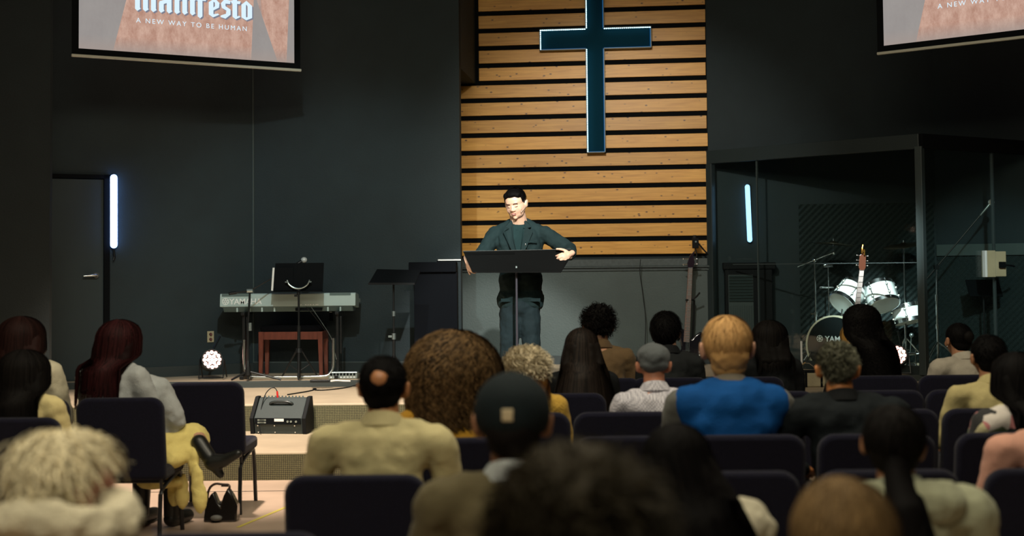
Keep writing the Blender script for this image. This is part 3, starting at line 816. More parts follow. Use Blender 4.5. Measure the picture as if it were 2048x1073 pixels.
cymbal_stand(1807, 490, 14.15, None, 'straight chrome stand for the cymbal beside the booth post', None, 0.22, (-0.15, -0.1, 1))
# hi-hat style stand in the middle
q = at(1656, 532, 14.2)
t = thing('percussion_stand', 'plain thin chrome stand between the boom stand and the tilted rack tom', 'stand', (q.x, q.y, ZS))
MB().cyl((0, 0, 0.05), (0, 0, q.z - ZS), 0.009, seg=10).build('pole', M['chrome'], t)
MB().box((0, 0, q.z - ZS), (0.1, 0.03, 0.03)).box((-0.02, 0, q.z - ZS - 0.24), (0.16, 0.015, 0.02)).build('clamp', M['chrome'], t, bevel=0.004)
for k in range(3):
    a_ = R(30 + 120 * k)
    MB().tube([(0, 0, 0.3), (0.22 * math.cos(a_), 0.22 * math.sin(a_), 0.01)], 0.008).build('leg', M['chrome'], t)
# pedal hardware by the post
q = at(1826, 700, 13.75)
t = thing('drum_pedal', 'chrome pedal hardware on the booth floor beside the corner post', 'drum pedal', (q.x, q.y, ZS))
MB().box((0.0, 0, 0.03), (0.10, 0.26, 0.012), Matrix.Rotation(R(8), 3, 'X')).build('foot_board', M['chrome'], t, bevel=0.003)
MB().tube([(-0.05, 0.1, 0.0), (-0.05, 0.1, 0.2), (0.06, 0.1, 0.2), (0.06, 0.1, 0.0)], 0.009).cyl((-0.05, 0.1, 0.16), (0.06, 0.1, 0.16), 0.014).build('pedal_frame', M['chrome'], t)
MB().tube([(0, 0.1, 0.18), (0.0, 0.04, 0.36)], 0.005).ball((0.0, 0.04, 0.36), 0.025).build('beater', M['steel'], t)

# ------------------------------------------------------------ microphone stand in the booth
def mic(mb_head, a, b, r=0.026):
    pass
q = at(1876, 700, 13.9)
ms = thing('microphone_stand', 'chrome boom microphone stand inside the booth reaching up toward the frame edge', 'microphone stand', (q.x, q.y, ZS), 0)
jt = at(1873, 535, 13.9); tip = at(1980, 408, 13.75)
J = jt - V((q.x, q.y, ZS)); Tp = tip - V((q.x, q.y, ZS))
MB().cyl((0, 0, 0.05), (0, 0, 0.75), 0.014, seg=12).cyl((0, 0, 0.75), (J.x, J.y, J.z), 0.010, seg=12).cyl((0, 0, 0.72), (0, 0, 0.79), 0.021, seg=12).cyl((0, 0, 0.42), (0, 0, 0.47), 0.022, seg=12).build('pole', M['chrome'], ms)
for k in range(3):
    a_ = R(100 + 120 * k)
    MB().tube([(0, 0, 0.28), (0.1 * math.cos(a_), 0.1 * math.sin(a_), 0.2), (0.27 * math.cos(a_), 0.27 * math.sin(a_), 0.012)], 0.009).build('leg', M['chrome'], ms)
MB().tube([J + (J - Tp) * 0.35, J, Tp], 0.008).cyl(J + (J - Tp) * 0.35, J + (J - Tp) * 0.22, 0.018, seg=12).box(J, (0.05, 0.04, 0.05)).build('boom_arm', M['blackmetal'], ms)
dct = (Tp - J).normalized()
mt = thing('microphone', 'silver ball-headed microphone on the boom behind the side glass', 'microphone', tip)
MB().lathe((0, 0, 0), dct, [(-0.16, 0.009), (-0.15, 0.012), (0.0, 0.017)], seg=16).build('handle', M['steel'], mt)
MB().ball(dct * 0.02, 0.034, sub=3).build('grille_ball', mat('mic_mesh', (.62, .64, .62), .5, .2), mt)
MB().tube([V((0, 0, 0)) - dct * 0.16, J - Tp + V((0.1, 0, 0.12)), J - Tp + V((0.02, 0.0, 0.03))], 0.004, smooth=3).build('cable', M['blackmetal'], mt)
# dark music stand behind side glass
q = at(1968, 577, 13.95)
t = thing('music_stand', 'black music stand in the booth below the beige box', 'music stand', (q.x, q.y, ZS), 0)
MB().box((0, 0, q.z - ZS), (0.36, 0.02, 0.22), Matrix.Rotation(R(-35), 3, 'X')).build('desk', M['black'], t, smooth=False, bevel=0.004)
MB().cyl((0, 0.02, 0.1), (0, 0.02, q.z - ZS), 0.011).build('pole', M['blackmetal'], t)
for k in range(3):
    a_ = R(90 + 120 * k)
    MB().tube([(0, 0.02, 0.3), (0.25 * math.cos(a_), 0.02 + 0.25 * math.sin(a_), 0.01)], 0.008).build('leg', M['blackmetal'], t)
# ------------------------------------------------------------ keyboard corner
M['kbd'] = mat('keyboard_case', (0.40, 0.52, 0.51), 0.4)
M['kbd_dark'] = mat('keyboard_underside', (0.09, 0.14, 0.14), 0.45)
M['wood_red'] = mat('stool_wood', (0.17, 0.045, 0.028), 0.35, var=0.25, vscale=9, stretch=(3, 3, 0.6), coat=0.3)
M['velvet'] = mat('stool_cushion', (0.003, 0.003, 0.004), 0.95, spec=.1)
YK = 13.42
kl = at(440, 600, YK); kr = at(711, 597, YK); kz1 = at(575, 587, YK).z; kz0 = at(575, 613, YK).z; kzb = at(575, 624, YK).z
kb = thing('stage_keyboard', 'long grey electric piano seen from behind on its stand', 'keyboard', ((kl.x + kr.x) / 2, YK, kzb))
W = (kr.x - kl.x); h1 = kz1 - kzb; h0 = kz0 - kzb
prof = [(0.0, h1 - 0.012), (0.012, h1), (0.27, h1 - 0.02), (0.30, h1 - 0.06), (0.30, h0 - 0.03), (-0.012, h0)]
MB().prism(prof, lambda u, v, k: (-W / 2 + W * k, u, v)).build('case', M['kbd'], kb, bevel=0.004, smooth=False)
MB().prism([(-0.008, h0 - 0.001), (0.29, h0 - 0.031), (0.26, -0.0), (0.05, 0.0)], lambda u, v, k: (-W / 2 + 0.03 + (W - 0.06) * k, u, v)).build('underside', M['kbd_dark'], kb, bevel=0.004, smooth=False)
for x in (-0.53, -0.40, -0.27, -0.14, 0.42, 0.55):
    MB().box((x, 0.015, h0 * 0.42), (0.016, 0.03, h0 * 0.75)).build('underside_rib', M['kbd'], kb, smooth=False)
MB().span((-W / 2 + 0.02, -0.004, h1 - 0.03), (-W / 2 + 0.30, 0.01, h1 + 0.001)).build('speaker_strip', M['kbd_dark'], kb, smooth=False)
MB().span((W / 2 - 0.27, -0.004, h1 - 0.028), (W / 2 - 0.05, 0.01, h1 + 0.001)).build('speaker_strip', M['kbd_dark'], kb, smooth=False)
mx = Matrix.Translation((-W / 2 + 0.1, -0.012, h0 + 0.025)) @ Matrix.Rotation(math.pi / 2, 4, 'X')
M['white_print'] = mat('white_print', (0.85, 0.9, 0.9), 0.5)
text_mesh('lettering', 'YAMAHA', 0.085, M['white_print'], kb, mx, 0.0006, 0.95, bold=0.0012)
tuning_ring(MB()).xf(Matrix.Translation((-W / 2 + 0.06, -0.010, h0 + 0.055)) @ Matrix.Rotation(math.pi / 2, 4, 'X')).build('round_emblem', M['white_print'], kb, smooth=False)
q = MB()
for i, x in enumerate((0.14, 0.19, 0.215, 0.24, 0.27, 0.30, 0.315)):
    q.box((x, -0.012, h0 + 0.014), (0.012 + 0.004 * (i % 2), 0.003, 0.008))
q.build('port_labels', M['white_print'], kb, smooth=False)
q = MB().span((0.08, -0.004, h0 - 0.05), (0.36, 0.02, h0 - 0.02))
q.build('port_recess', M['black'], kb, smooth=False)
# piano keys on the player's side
q = MB()
for k in range(52):
    q.span((-W / 2 + 0.05 + k * (W - 0.1) / 52, 0.305, h1 - 0.07), (-W / 2 + 0.05 + (k + 0.94) * (W - 0.1) / 52, 0.43, h1 - 0.055))
q.build('keys', M['white'], kb, smooth=False)
MB().span((-W / 2, 0.30, h1 - 0.11), (W / 2, 0.44, h1 - 0.072)).build('key_bed', M['kbd'], kb, smooth=False)

ks = thing('keyboard_stand', 'silver and black tubular stand under the grey keyboard', 'keyboard stand', (kb.location.x, YK, ZS))
zk0 = kzb - ZS
xl = at(488, 700, YK - .15).x - kb.location.x; xr = at(667, 700, YK - .15).x - kb.location.x
ztl = at(491, 680, YK - .15).z - ZS; ztr = at(668, 677, YK - .15).z - ZS
M['silver'] = mat('silver_tube', (0.62, 0.70, 0.70), 0.25, 1.0)
MB().tube([(xl, -.15, ztl), (xl, -.15, 0.12), (xl + .04, -.17, 0.04), (xl + .10, -.18, 0.022), (xr - .10, -.18, 0.022), (xr - .04, -.17, 0.04), (xr, -.15, 0.12), (xr, -.15, ztr)], 0.016, seg=12, smooth=2).build('base_tube', M['silver'], ks)
for x in (xl - 0.02, xr + 0.03):
    MB().box((x, -0.05, zk0 / 2 + 0.03), (0.03, 0.05, zk0 - 0.06)).box((x, 0.1, zk0 - 0.015), (0.04, 0.44, 0.03)).box((x, 0.02, 0.02), (0.04, 0.42, 0.035)).box((x + 0.035, -0.05, zk0 / 2 + 0.1), (0.022, 0.035, zk0 - 0.3)).build('leg', M['blackmetal'], ks, bevel=0.004, smooth=False)
# stool
YS = 13.62
s0 = at(516, 660, YS); s1 = at(646, 660, YS); sz = at(580, 652, YS).z; sa_ = at(580, 664, YS).z; sbm = at(580, 680, YS).z
so = thing('piano_stool', 'red-brown wooden stool with a black cushion under the keyboard', 'stool', ((s0.x + s1.x) / 2, YS, ZS), R(-4))
w2 = (s1.x - s0.x) / 2
MB().box((0, 0.14, sz - ZS - 0.035), (w2 * 2 - 0.03, 0.30, 0.075)).build('cushion', M['velvet'], so, bevel=0.03, bseg=4)
MB().span((-w2, 0, sbm - ZS), (w2, 0.022, sa_ - ZS)).span((-w2, 0.27, sbm - ZS), (w2, 0.29, sa_ - ZS)).span((-w2, 0.022, sbm - ZS), (-w2 + 0.02, 0.27, sa_ - ZS)).span((w2 - 0.02, 0.022, sbm - ZS), (w2, 0.27, sa_ - ZS)).build('apron', M['wood_red'], so, bevel=0.003, smooth=False)
for sx in (-1, 1):
    for y in (0.02, 0.27):
        a = MB(); x = sx * (w2 - 0.027)
        t0, t1 = 0.027, 0.018
        a._add([V((x + i * t0, y + j * t0, sa_ - ZS)) for i, j in ((-1, -1), (1, -1), (1, 1), (-1, 1))] + [V((x + sx * 0.008 + i * t1, y + j * t1, 0)) for i, j in ((-1, -1), (1, -1), (1, 1), (-1, 1))],
               [(0, 1, 2, 3), (7, 6, 5, 4), (0, 4, 5, 1), (1, 5, 6, 2), (2, 6, 7, 3), (3, 7, 4, 0)])
        a.build('leg', M['wood_red'], so, bevel=0.003, smooth=False)

# music stand with tablet, in front of the keyboard
YM = 13.14
mb_ = at(598, 762, YM); mtop = at(597, 580, YM); d0 = at(545, 527, YM - .02); d1 = at(645, 582, YM - .02)
mst = thing('music_stand', 'black tripod music stand holding a tablet in front of the keyboard', 'music stand', (mb_.x, YM, ZS))
H = mtop.z - ZS
MB().cyl((0, 0, 0.02), (0, 0, H * 0.56), 0.016, seg=12).cyl((0, 0, H * 0.56), (0, 0, H + 0.02), 0.011, seg=12).cyl((0, 0, H * 0.54), (0, 0, H * 0.6), 0.02, seg=12).build('pole', M['blackmetal'], mst)
zc_ = at(597, 700, YM).z - ZS
MB().cyl((0, 0, zc_ - 0.03), (0, 0, zc_ + 0.015), 0.036, 0.03, seg=14).build('collar', M['blackmetal'], mst)
MB().cyl((0, 0, H - 0.05), (0, 0, H - 0.0), 0.02).box((-0.03, 0, H - 0.06), (0.03, 0.012, 0.022)).build('clamp', M['blackmetal'], mst)
for dx, dy in ((-0.20, 0.10), (0.18, 0.12), (0.015, -0.12)):
    MB().tube([(dx * .1, dy * .1, zc_), (dx, dy, 0.012)], 0.009).tube([(0, 0, 0.09), (dx * .55, dy * .55, zc_ * .5)], 0.005).build('leg', M['blackmetal'], mst)
dz0 = d1.z - ZS; dz1 = d0.z - ZS; dx0 = d0.x - mb_.x; dx1 = d1.x - mb_.x
MB().prism([(dx0 + .01, dz1), (dx1, dz1), (dx1 - .006, dz0), (dx0, dz0)], lambda u, v, k: (u, 0.03 + 0.012 * k + (v - dz0) * 0.18, v)).span((dx0, -0.03, dz0 - 0.01), (dx1, 0.035, dz0)).build('desk', M['black'], mst, smooth=False, bevel=0.003)
MB().tube([(-0.115, -0.02, H + .1), (-0.10, -0.02, H + 0.055), (-0.05, -0.02, H + 0.02), (0, -0.02, H + 0.01), (0.05, -0.02, H + 0.02), (0.10, -0.02, H + 0.055), (0.115, -0.02, H + .1)], 0.008, smooth=2).box((-0.12, -0.02, H + .08), (0.03, 0.02, 0.012)).box((0.12, -0.02, H + .08), (0.03, 0.02, 0.012)).build('desk_bracket', M['steel'], mst)
tz0 = at(545, 582, YM).z; tz1 = at(545, 536, YM).z
tbx = thing('tablet', 'white-edged tablet on the black desk of the keyboard music stand', 'tablet', (d0.x, YM, tz0))
MB().prism([(-0.02, 0), (0.0, 0), (0.008, tz1 - tz0), (-0.012, tz1 - tz0)], lambda u, v, k: (u, 0.008 + 0.012 * k + v * 0.18, v)).build('white_edge', M['white'], tbx, smooth=False)
MB().prism([(0.0, 0), (0.2, 0), (0.2, tz1 - tz0), (0.008, tz1 - tz0)], lambda u, v, k: (u, 0.008 + 0.010 * k + v * 0.18, v)).build('body', M['black'], tbx, smooth=False)

# microphone boom stand left of it
YB = 13.08
q = at(496, 745, YB)
bs = thing('microphone_stand', 'black boom microphone stand before the left end of the keyboard', 'microphone stand', (q.x, YB, ZS))
jt = at(500, 582, YB) - V((q.x, YB, ZS)); tail = at(458, 588, YB - .1) - V((q.x, YB, ZS)); tp = at(600, 525, YB + .25) - V((q.x, YB, ZS))
MB().cyl((0, 0, 0.02), (0, 0, jt.z * 0.62), 0.014, seg=12).cyl((0, 0, jt.z * .6), (jt.x, 0, jt.z), 0.011, seg=12).lathe((0, 0, 0.06), (0, 0, 1), [(0, 0.03), (0.05, 0.032), (0.13, 0.018), (0.15, 0.014)], seg=14).build('pole', M['blackmetal'], bs)
MB().cyl((jt.x, 0, jt.z * .6 - 0.04), (jt.x, 0, jt.z * .6 + 0.04), 0.02).cyl((jt.x - 0.03, 0, jt.z), (jt.x + 0.03, 0, jt.z), 0.022).build('clutch', M['steel'], bs)
MB().tube([tail, jt, tp], 0.008).cyl(tail, tail + (jt - tail) * .35, 0.015).build('boom_arm', M['blackmetal'], bs)
for ex, ey in ((-0.17, -0.0), (0.34, -0.02), (-0.02, 0.22)):
    MB().tube([(0, 0, 0.10), (ex, ey, 0.014)], 0.011).build('leg', M['blackmetal'], bs)
dm = (tp - jt).normalized()
mtp = tp + V((q.x, YB, ZS))
m2 = thing('microphone', 'silver-headed microphone peeking above the black desk over the keyboard', 'microphone', mtp)
MB().lathe((0, 0, 0), dm, [(-0.12, 0.010), (0.02, 0.017)], seg=14).build('handle', M['blackmetal'], m2)
MB().ball(dm * 0.05, (0.033, 0.033, 0.03), sub=3).build('grille_ball', bpy.data.materials['mic_mesh'], m2)

# cables from keyboard
def cable(name, label, pts, r, m, kind=None):
    o = MB().tube(pts, r, seg=6, smooth=3).build(name, m)
    o.location = (0, 0, 0)
    return tag(o, label, 'cable')
cable('keyboard_cable', 'thin pale cable hanging from the keyboard sockets to the stage', [at(622, 614, YK - .02), at(640, 640, YK - .05), at(665, 678, YK - .1), at(668, 700, YK - .1), at(677, 735, YK - .05), at(672, 750, YK - .1), atz(680, 758, ZS + .006)], 0.0035, M['steel'])
cable('keyboard_cable', 'shorter dark cable dangling beside the pale one below the keyboard', [at(612, 614, YK - .01), at(628, 632, YK), at(650, 660, YK + .1), at(666, 690, YK + .1), at(682, 735, YK + .1), atz(690, 757, ZS + .006)], 0.003, M['blackmetal'])
# multi-way box
q = atz(686, 758, ZS)
t = thing('stage_box', 'low audio connection box with rows of sockets on the stage edge', 'stage box', (q.x, q.y, ZS))
MB().box((0.0, 0.05, 0.035), (0.30, 0.12, 0.07)).build('box', M['steel'], t, bevel=0.006, smooth=False)
q2 = MB()
for k in range(8):
    q2.cyl((-0.12 + k * .034, -0.011, 0.045), (-0.12 + k * .034, -0.02, 0.045), 0.012, seg=10)
q2.build('sockets', M['black'], t)
for k in range(7):
    pass
q2 = MB()
for k in range(8): q2.box((-0.12 + k * .034, -0.012, 0.016), (0.02, 0.003, 0.012))
q2.build('socket_labels', M['white_print'], t, smooth=False)
q = atz(640, 766, ZS)
t = thing('foot_pedal', 'small dark sustain pedal on the stage edge before the keyboard', 'pedal', (q.x, q.y + .03, ZS))
MB().box((0, 0, 0.014), (0.20, 0.06, 0.028)).build('pedal_base', M['blackmetal'], t, bevel=0.005, smooth=False)
MB().tube([(0.1, 0, 0.01), (0.16, -0.01, 0.02), (0.22, 0.01, 0.012), (0.3, 0.0, 0.01)], 0.008, smooth=2).build('cord_end', M['white'], t)

# round floor lights
def par_light(px, py, Y, rad, aim, label, zb=ZS):
    c = at(px, py, Y)
    t = thing('par_light', label, 'stage light', (c.x, Y, zb), 0, 'round LED floor lights')
    d = V(aim).normalized(); cz = c.z - zb; cc = V((0, 0, cz))
    MB().lathe(cc - d * 0.16, cc, [(0, rad * .55), (0.03, rad * .8), (0.05, rad * 1.02), (0.17, rad * 1.04), (0.17, rad * 0.96), (0.155, rad * .94)], seg=28).build('housing', M['blackmetal'], t)
    qd = d.to_track_quat('Z', 'Y')
    l = MB()
    for n_, rr in ((1, 0), (6, rad * .38), (12, rad * .74)):
        for k in range(n_):
            th = 2 * math.pi * k / n_
            l.lathe(cc + qd @ V((rr * math.cos(th), rr * math.sin(th), 0.002)), cc + qd @ V((rr * math.cos(th), rr * math.sin(th), 1)), [(0, rad * .185), (0.008, rad * .15)], seg=12)
    l.build('led_lenses', M['parled'], t)
    sx = V((1, 0, 0)) * rad * 1.2
    MB().tube([cc - sx, cc - sx - V((0, .05, cz - 0.02)), cc + sx - V((0, .05, cz - 0.02)), cc + sx], 0.008, seg=6).tube([cc - sx - V((0, -.12, cz - 0.015)), cc - sx, ], 0.007).tube([cc + sx - V((0, -.12, cz - 0.015)), cc + sx], 0.007).build('bracket', M['blackmetal'], t)
    MB().tube([cc - d * .15, cc - d * .2 + V((0.03, 0, 0.1)), cc - d * .12 + V((0.06, 0.2, 0.25))], 0.012, smooth=2).build('power_cord', M['blackmetal'], t)
    return t
M['parled'] = emis('par_led', (1.0, 0.50, 0.40), 5.0)
par_light(424, 720, 13.3, 0.105, (0.45, -1, 0.25), 'glowing round floor light left of the keyboard stand')
par_light(1794, 711, 13.05, 0.10, (-0.45, -1, 0.2), 'glowing round floor light in front of the drum booth')

# black music stand beside the lectern
YQ = 12.7
q = at(788, 718, YQ)
t = thing('music_stand', 'black tripod music stand with an empty tilted desk beside the lectern', 'music stand', (q.x, YQ, ZS2))
zt = at(788, 568, YQ).z - ZS2
e0 = at(737, 570, YQ - .1); e1 = at(830, 570, YQ - .1); e2 = at(841, 543, YQ + .12); e3 = at(754, 541, YQ + .12)
l_ = [p - V((q.x, YQ, ZS2)) for p in (e0, e1, e2, e3)]
mb = MB(); mb._add(l_ + [p + V((0, 0.005, 0.012)) for p in l_], [(0, 1, 2, 3), (7, 6, 5, 4), (0, 4, 5, 1), (1, 5, 6, 2), (2, 6, 7, 3), (3, 7, 4, 0)])
mb.build('desk', M['black'], t, smooth=False)
a0 = l_[0]; a1 = l_[1]
MB().prism([(a0.x, a0.z), (a1.x, a1.z), (a1.x, a1.z + 0.02), (a0.x, a0.z + 0.02)], lambda u, v, k: (u, a0.y - 0.04 * k, v)).build('desk_lip', M['satin'], t, smooth=False)
MB().cyl((0, 0, 0.05), (0, 0, zt * .5), 0.015, seg=12).cyl((0, 0, zt * .5), (0, 0, zt + 0.02), 0.010, seg=12).build('pole', M['blackmetal'], t)
MB().cyl((0, 0, zt * .5 - 0.03), (0, 0, zt * .5 + 0.03), 0.02).box((-0.035, 0, zt * .5), (0.04, 0.012, 0.02)).cyl((0, 0, zt * .5 + .2), (0, 0, zt * .5 + .25), 0.017).build('clamp', M['steel'], t)
for dx, dy in ((-0.17, 0.06), (0.19, 0.08), (0.0, -0.2)):
    MB().tube([(0, 0, 0.34), (dx, dy, 0.012)], 0.009).tube([(0, 0, 0.12), (dx * .6, dy * .6, 0.15)], 0.005).build('leg', M['blackmetal'], t)

# lectern
YT = 13.45
a = at(828, 560, YT); b = at(914, 560, YT); zt = at(870, 545, YT).z; c0 = at(817, 525, YT - .05); c1 = at(912, 525, YT - .05)
t = thing('lectern', 'plain black lectern with a slab top beside the speaker', 'lectern', ((a.x + b.x) / 2, YT, ZS))
w_ = (b.x - a.x) / 2
M['lectern'] = mat('lectern_black', (0.002, 0.003, 0.005), 0.85, spec=.12)
MB().span((-w_, 0, 0), (w_, 0.30, zt - ZS)).build('body', M['lectern'], t, bevel=0.004, smooth=False)
MB().span((c0.x - t.location.x, -0.05, zt - ZS), (c1.x - t.location.x, 0.34, c0.z - ZS)).build('slab_top', M['lectern'], t, bevel=0.008, smooth=False)
MB().span((-w_ - 0.02, -0.02, 0), (w_ + 0.02, 0.32, 0.06)).build('plinth', M['lectern'], t, bevel=0.004, smooth=False)
p_ = at(900, 520, YT)
o = thing('notebook', 'open white-paged notebook lying on the lectern top', 'notebook', (p_.x - .02, YT + .08, c0.z + 0.002), R(6))
MB().span((-0.12, -0.1, 0), (0.12, 0.1, 0.012)).build('cover', M['black'], o, smooth=False, bevel=0.002)
MB().span((-0.115, -0.096, 0.012), (0.125, 0.095, 0.024)).build('pages', M['paper'], o, smooth=False)

# wedge monitor
YW = 11.18
a = at(522, 868, YW); b = at(603, 868, YW)
t = thing('monitor_speaker', 'black wedge stage monitor with top handle on the carpeted step', 'speaker', ((a.x + b.x) / 2 - 0.03, YW, ZS1), R(-7))
w_ = 0.215
za = 0.14; zt_ = at(560, 797, YW + .12).z - ZS1
wp = [(0.03, 0), (0.0, za), (0.16, zt_), (0.21, zt_), (0.235, zt_ - .05), (0.235, 0.0)]
MB().prism(wp, lambda u, v, k: (-w_ + 2 * w_ * k - 0.0, u, v)).build('cabinet', M['monitor'] if 'monitor' in M else mat('monitor_shell', (0.028, 0.040, 0.040), 0.6, bump=0.3, bscale=300), t, smooth=False, bevel=0.008)
for sx in (-1, 1):
    MB().prism([(0.015, -0.0), (-0.012, za), (0.152, zt_ + 0.012), (0.215, zt_ + 0.012), (0.255, za), (0.25, 0)], lambda u, v, k: (sx * (w_ + 0.002) + sx * 0.035 * k * (1.0 if True else 0), u, v)).build('side_panel', M['satin'], t, smooth=False, bevel=0.006)
nrm = V((0, -(zt_ - za), 0.16)).normalized()
def onface(x, k, off): return V((x, 0.0 + 0.16 * k, za + (zt_ - za) * k)) + nrm * off
MB().tube([onface(-0.10, .68, 0.0), onface(-0.095, .68, 0.018), onface(-0.05, .70, 0.03), onface(0.05, .70, 0.03), onface(0.095, .68, 0.018), onface(0.10, .68, 0.0)], 0.012, seg=10, smooth=2).build('handle', mat('handle_plastic', (.03, .035, .035), .25), t)
rp_ = MB().span((-w_ + .01, -0.0035, za * .62), (w_ - .01, 0.02, za * 1.0)); rp_.build('rear_panel', M['black'], t, smooth=False)
q = MB().span((-0.03, -0.0055, za * .8), (0.055, -0.003, za * .97)); q.build('rating_label', M['white'], t, smooth=False)
q = MB()
for x in (-0.17, -0.155): q.span((x - .01, -0.0055, za * .68), (x + .05, -0.003, za * .78)).span((x - .01, -0.0055, za * .84), (x + .05, -0.003, za * .93))
for x in (0.09, 0.12, 0.165): q.cyl((x, -0.004, za * .8), (x, -0.010, za * .8), 0.010, seg=10)
q.build('sockets', M['steel'], t, smooth=False)
q = MB()
for x in (-0.18, -0.03, 0.15): q.cyl((x, 0.006, 0.075), (x, 0.0, 0.075), 0.006, seg=8).cyl((x, 0.03, 0.016), (x, 0.018, 0.016), 0.006, seg=8)
q.build('screws', M['chrome'], t)
q = MB()
for k in range(12): q.cyl((-0.17 + k * 0.031, 0.185, zt_), (-0.17 + k * 0.031, 0.185, zt_ + 0.014), 0.009, 0.007, seg=8)
q.build('control_knobs', M['steel'], t)
M['redplug'] = mat('red_plug', (0.6, 0.02, 0.02), 0.4)
MB().cyl((-0.055, 0.175, zt_), (-0.058, 0.17, zt_ + 0.055), 0.010, 0.008, seg=10).build('red_plug', M['redplug'], t)
MB().tube([(-0.058, 0.17, zt_ + 0.055), (-0.075, 0.16, zt_ + 0.09), (-0.115, 0.14, zt_ + 0.085), (-0.165, 0.13, zt_ + 0.02), (-0.175, 0.05, za + .03), (-0.16, -0.012, 0.06), (-0.14, -0.03, 0.01)], 0.004, smooth=3).build('signal_cable', M['blackmetal'], t)
cable('floor_cable', 'dark cable looping over the upper step behind the wedge monitor', [atz(575, 790, ZS2 + .006), atz(620, 783, ZS2 + .006), atz(636, 777.5, ZS2 + .006), atz(622, 779, ZS2 + .008), atz(640, 782, ZS2 + .006), atz(680, 778, ZS2 + .006), at(712, 772, YL - .01), atz(730, 762, ZS + .006)], 0.006, M['blackmetal'])

# ------------------------------------------------------------ speaker's wide music stand
YD = 11.06
dl_ = at(925, 503, YD); dr_ = at(1142, 500, YD)
t = thing('music_stand', 'extra wide black music stand the speaker holds with both hands', 'music stand', (at(1033, 560, YD).x, YD + .04, ZS1))
ox, oy, oz = t.location
M['desk'] = mat('desk_black', (0.0025, 0.003, 0.003), 0.7, spec=.07)
qs = [at(926, 503, YD + .10), at(1142, 499, YD + .10), at(1143, 512, YD + .07), at(1122, 546, YD - .06), at(945, 546, YD - .06)]
qs = [p - V((ox, oy, oz)) for p in qs]
mb = MB(); mb._add(qs + [p + V((0, 0.008, 0.002)) for p in qs], [(4, 3, 2, 1, 0), (5, 6, 7, 8, 9)] + [(i, (i + 1) % 5, 5 + (i + 1) % 5, 5 + i) for i in range(5)])
mb.build('desk', M['desk'], t, smooth=False)
MB().tube([qs[0], qs[1]], 0.0028, seg=8).build('desk_rim', M['trimpaint'], t)
MB().prism([(qs[4].x, qs[4].z), (qs[3].x, qs[3].z), (qs[3].x, qs[3].z + 0.012), (qs[4].x, qs[4].z + 0.012)], lambda u, v, k: (u, qs[3].y + 0.10 * k, v)).build('desk_lip', M['desk'], t, smooth=False)
q = MB()
for f_ in (.10, .16): q.tube([qs[0].lerp(qs[4], f_) + V((0.01, -0.003, 0)), qs[1].lerp(qs[3], f_) * .48 + qs[0].lerp(qs[4], f_) * .52 + V((0, -0.003, 0))], 0.0025, seg=6)
q.build('desk_ridge', M['desk'], t)
zt = qs[3].z
MB().cyl((0, 0.0, 0.03), (0, 0.0, zt * .5), 0.015, seg=14).cyl((0, 0, zt * .5), (0, 0, zt + 0.03), 0.0105, seg=14).build('pole', mat('stand_pole', (0.16, 0.16, 0.20), 0.3, 0.8), t)
MB().cyl((0, 0, zt * .5 - 0.04), (0, 0, zt * .5 + 0.02), 0.019, seg=14).box((0, -0.04, zt + 0.03), (0.012, 0.05, 0.06)).ball((-0.03, -0.055, zt + 0.035), 0.009).ball((0.035, -0.055, zt + 0.03), 0.009).build('clamp', M['steel'], t)
MB().tube([(0.0, -0.05, zt + 0.03), (-0.035, 0.02, zt + 0.12)], 0.004).build('tilt_arm', M['blackmetal'], t)
for k in range(3):
    a_ = R(90 + 120 * k)
    MB().tube([(0, 0, 0.06), (0.28 * math.cos(a_), 0.28 * math.sin(a_), 0.012)], 0.012).build('leg', M['blackmetal'], t)

# ------------------------------------------------------------ bass guitar on its stand
YG = 14.55
hd = at(1385, 512, YG); bodyc = at(1381, 706, YG - .08)
bg = thing('bass_guitar', 'black bass guitar with dotted neck on a stand by the booth', 'bass guitar', (bodyc.x, YG - .08, ZS + .18))
O = V(bg.location)
M['bassblack'] = mat('bass_body', (0.01, 0.01, 0.014), 0.12, coat=0.8)
M['fret'] = mat('fingerboard', (0.17, 0.11, 0.09), 0.5)
hl_ = at(1379, 536, YG) - O; bl_ = at(1373, 655, YG - .05) - O; hl_.y = 0.08; top = at(1389, 508, YG) - O; top.y = .10
cb = V((0, 0, bodyc.z - O.z))
bd2 = [(-0.05, .26), (-0.10, .29), (-0.15, .24), (-0.12, .14), (-0.11, .05), (-0.16, -.05), (-0.14, -.15), (-0.05, -.20), (0.06, -.20), (0.15, -.14), (0.17, -.04), (0.115, .06), (0.12, .15), (0.16, .22), (0.12, .25), (0.05, .20), (0.02, .16), (-0.03, .17)]
MB().prism([(x * .95, cb.z + z * .95) for x, z in bd2], lambda u, v, k: (u, -0.02 + 0.04 * k, v)).build('body', M['bassblack'], bg, bevel=0.014, bseg=3)
def strip(a, b, wa, wb, th):
    m = MB(); a, b = V(a), V(b); d = (b - a).normalized(); s_ = d.cross(V((0, 1, 0))).normalized()
    vs = [a - s_ * wa, a + s_ * wa, b + s_ * wb, b - s_ * wb]
    m._add(vs + [v + V((0, th, 0)) for v in vs], [(0, 1, 2, 3), (7, 6, 5, 4), (0, 4, 5, 1), (1, 5, 6, 2), (2, 6, 7, 3), (3, 7, 4, 0)])
    return m
nb = V((bl_.x - .01, -0.03, cb.z + .12)); hl_.y = -0.0
strip(nb, hl_, 0.034, 0.024, 0.025).build('neck', M['fret'], bg, smooth=False, bevel=0.002)
dots = MB()
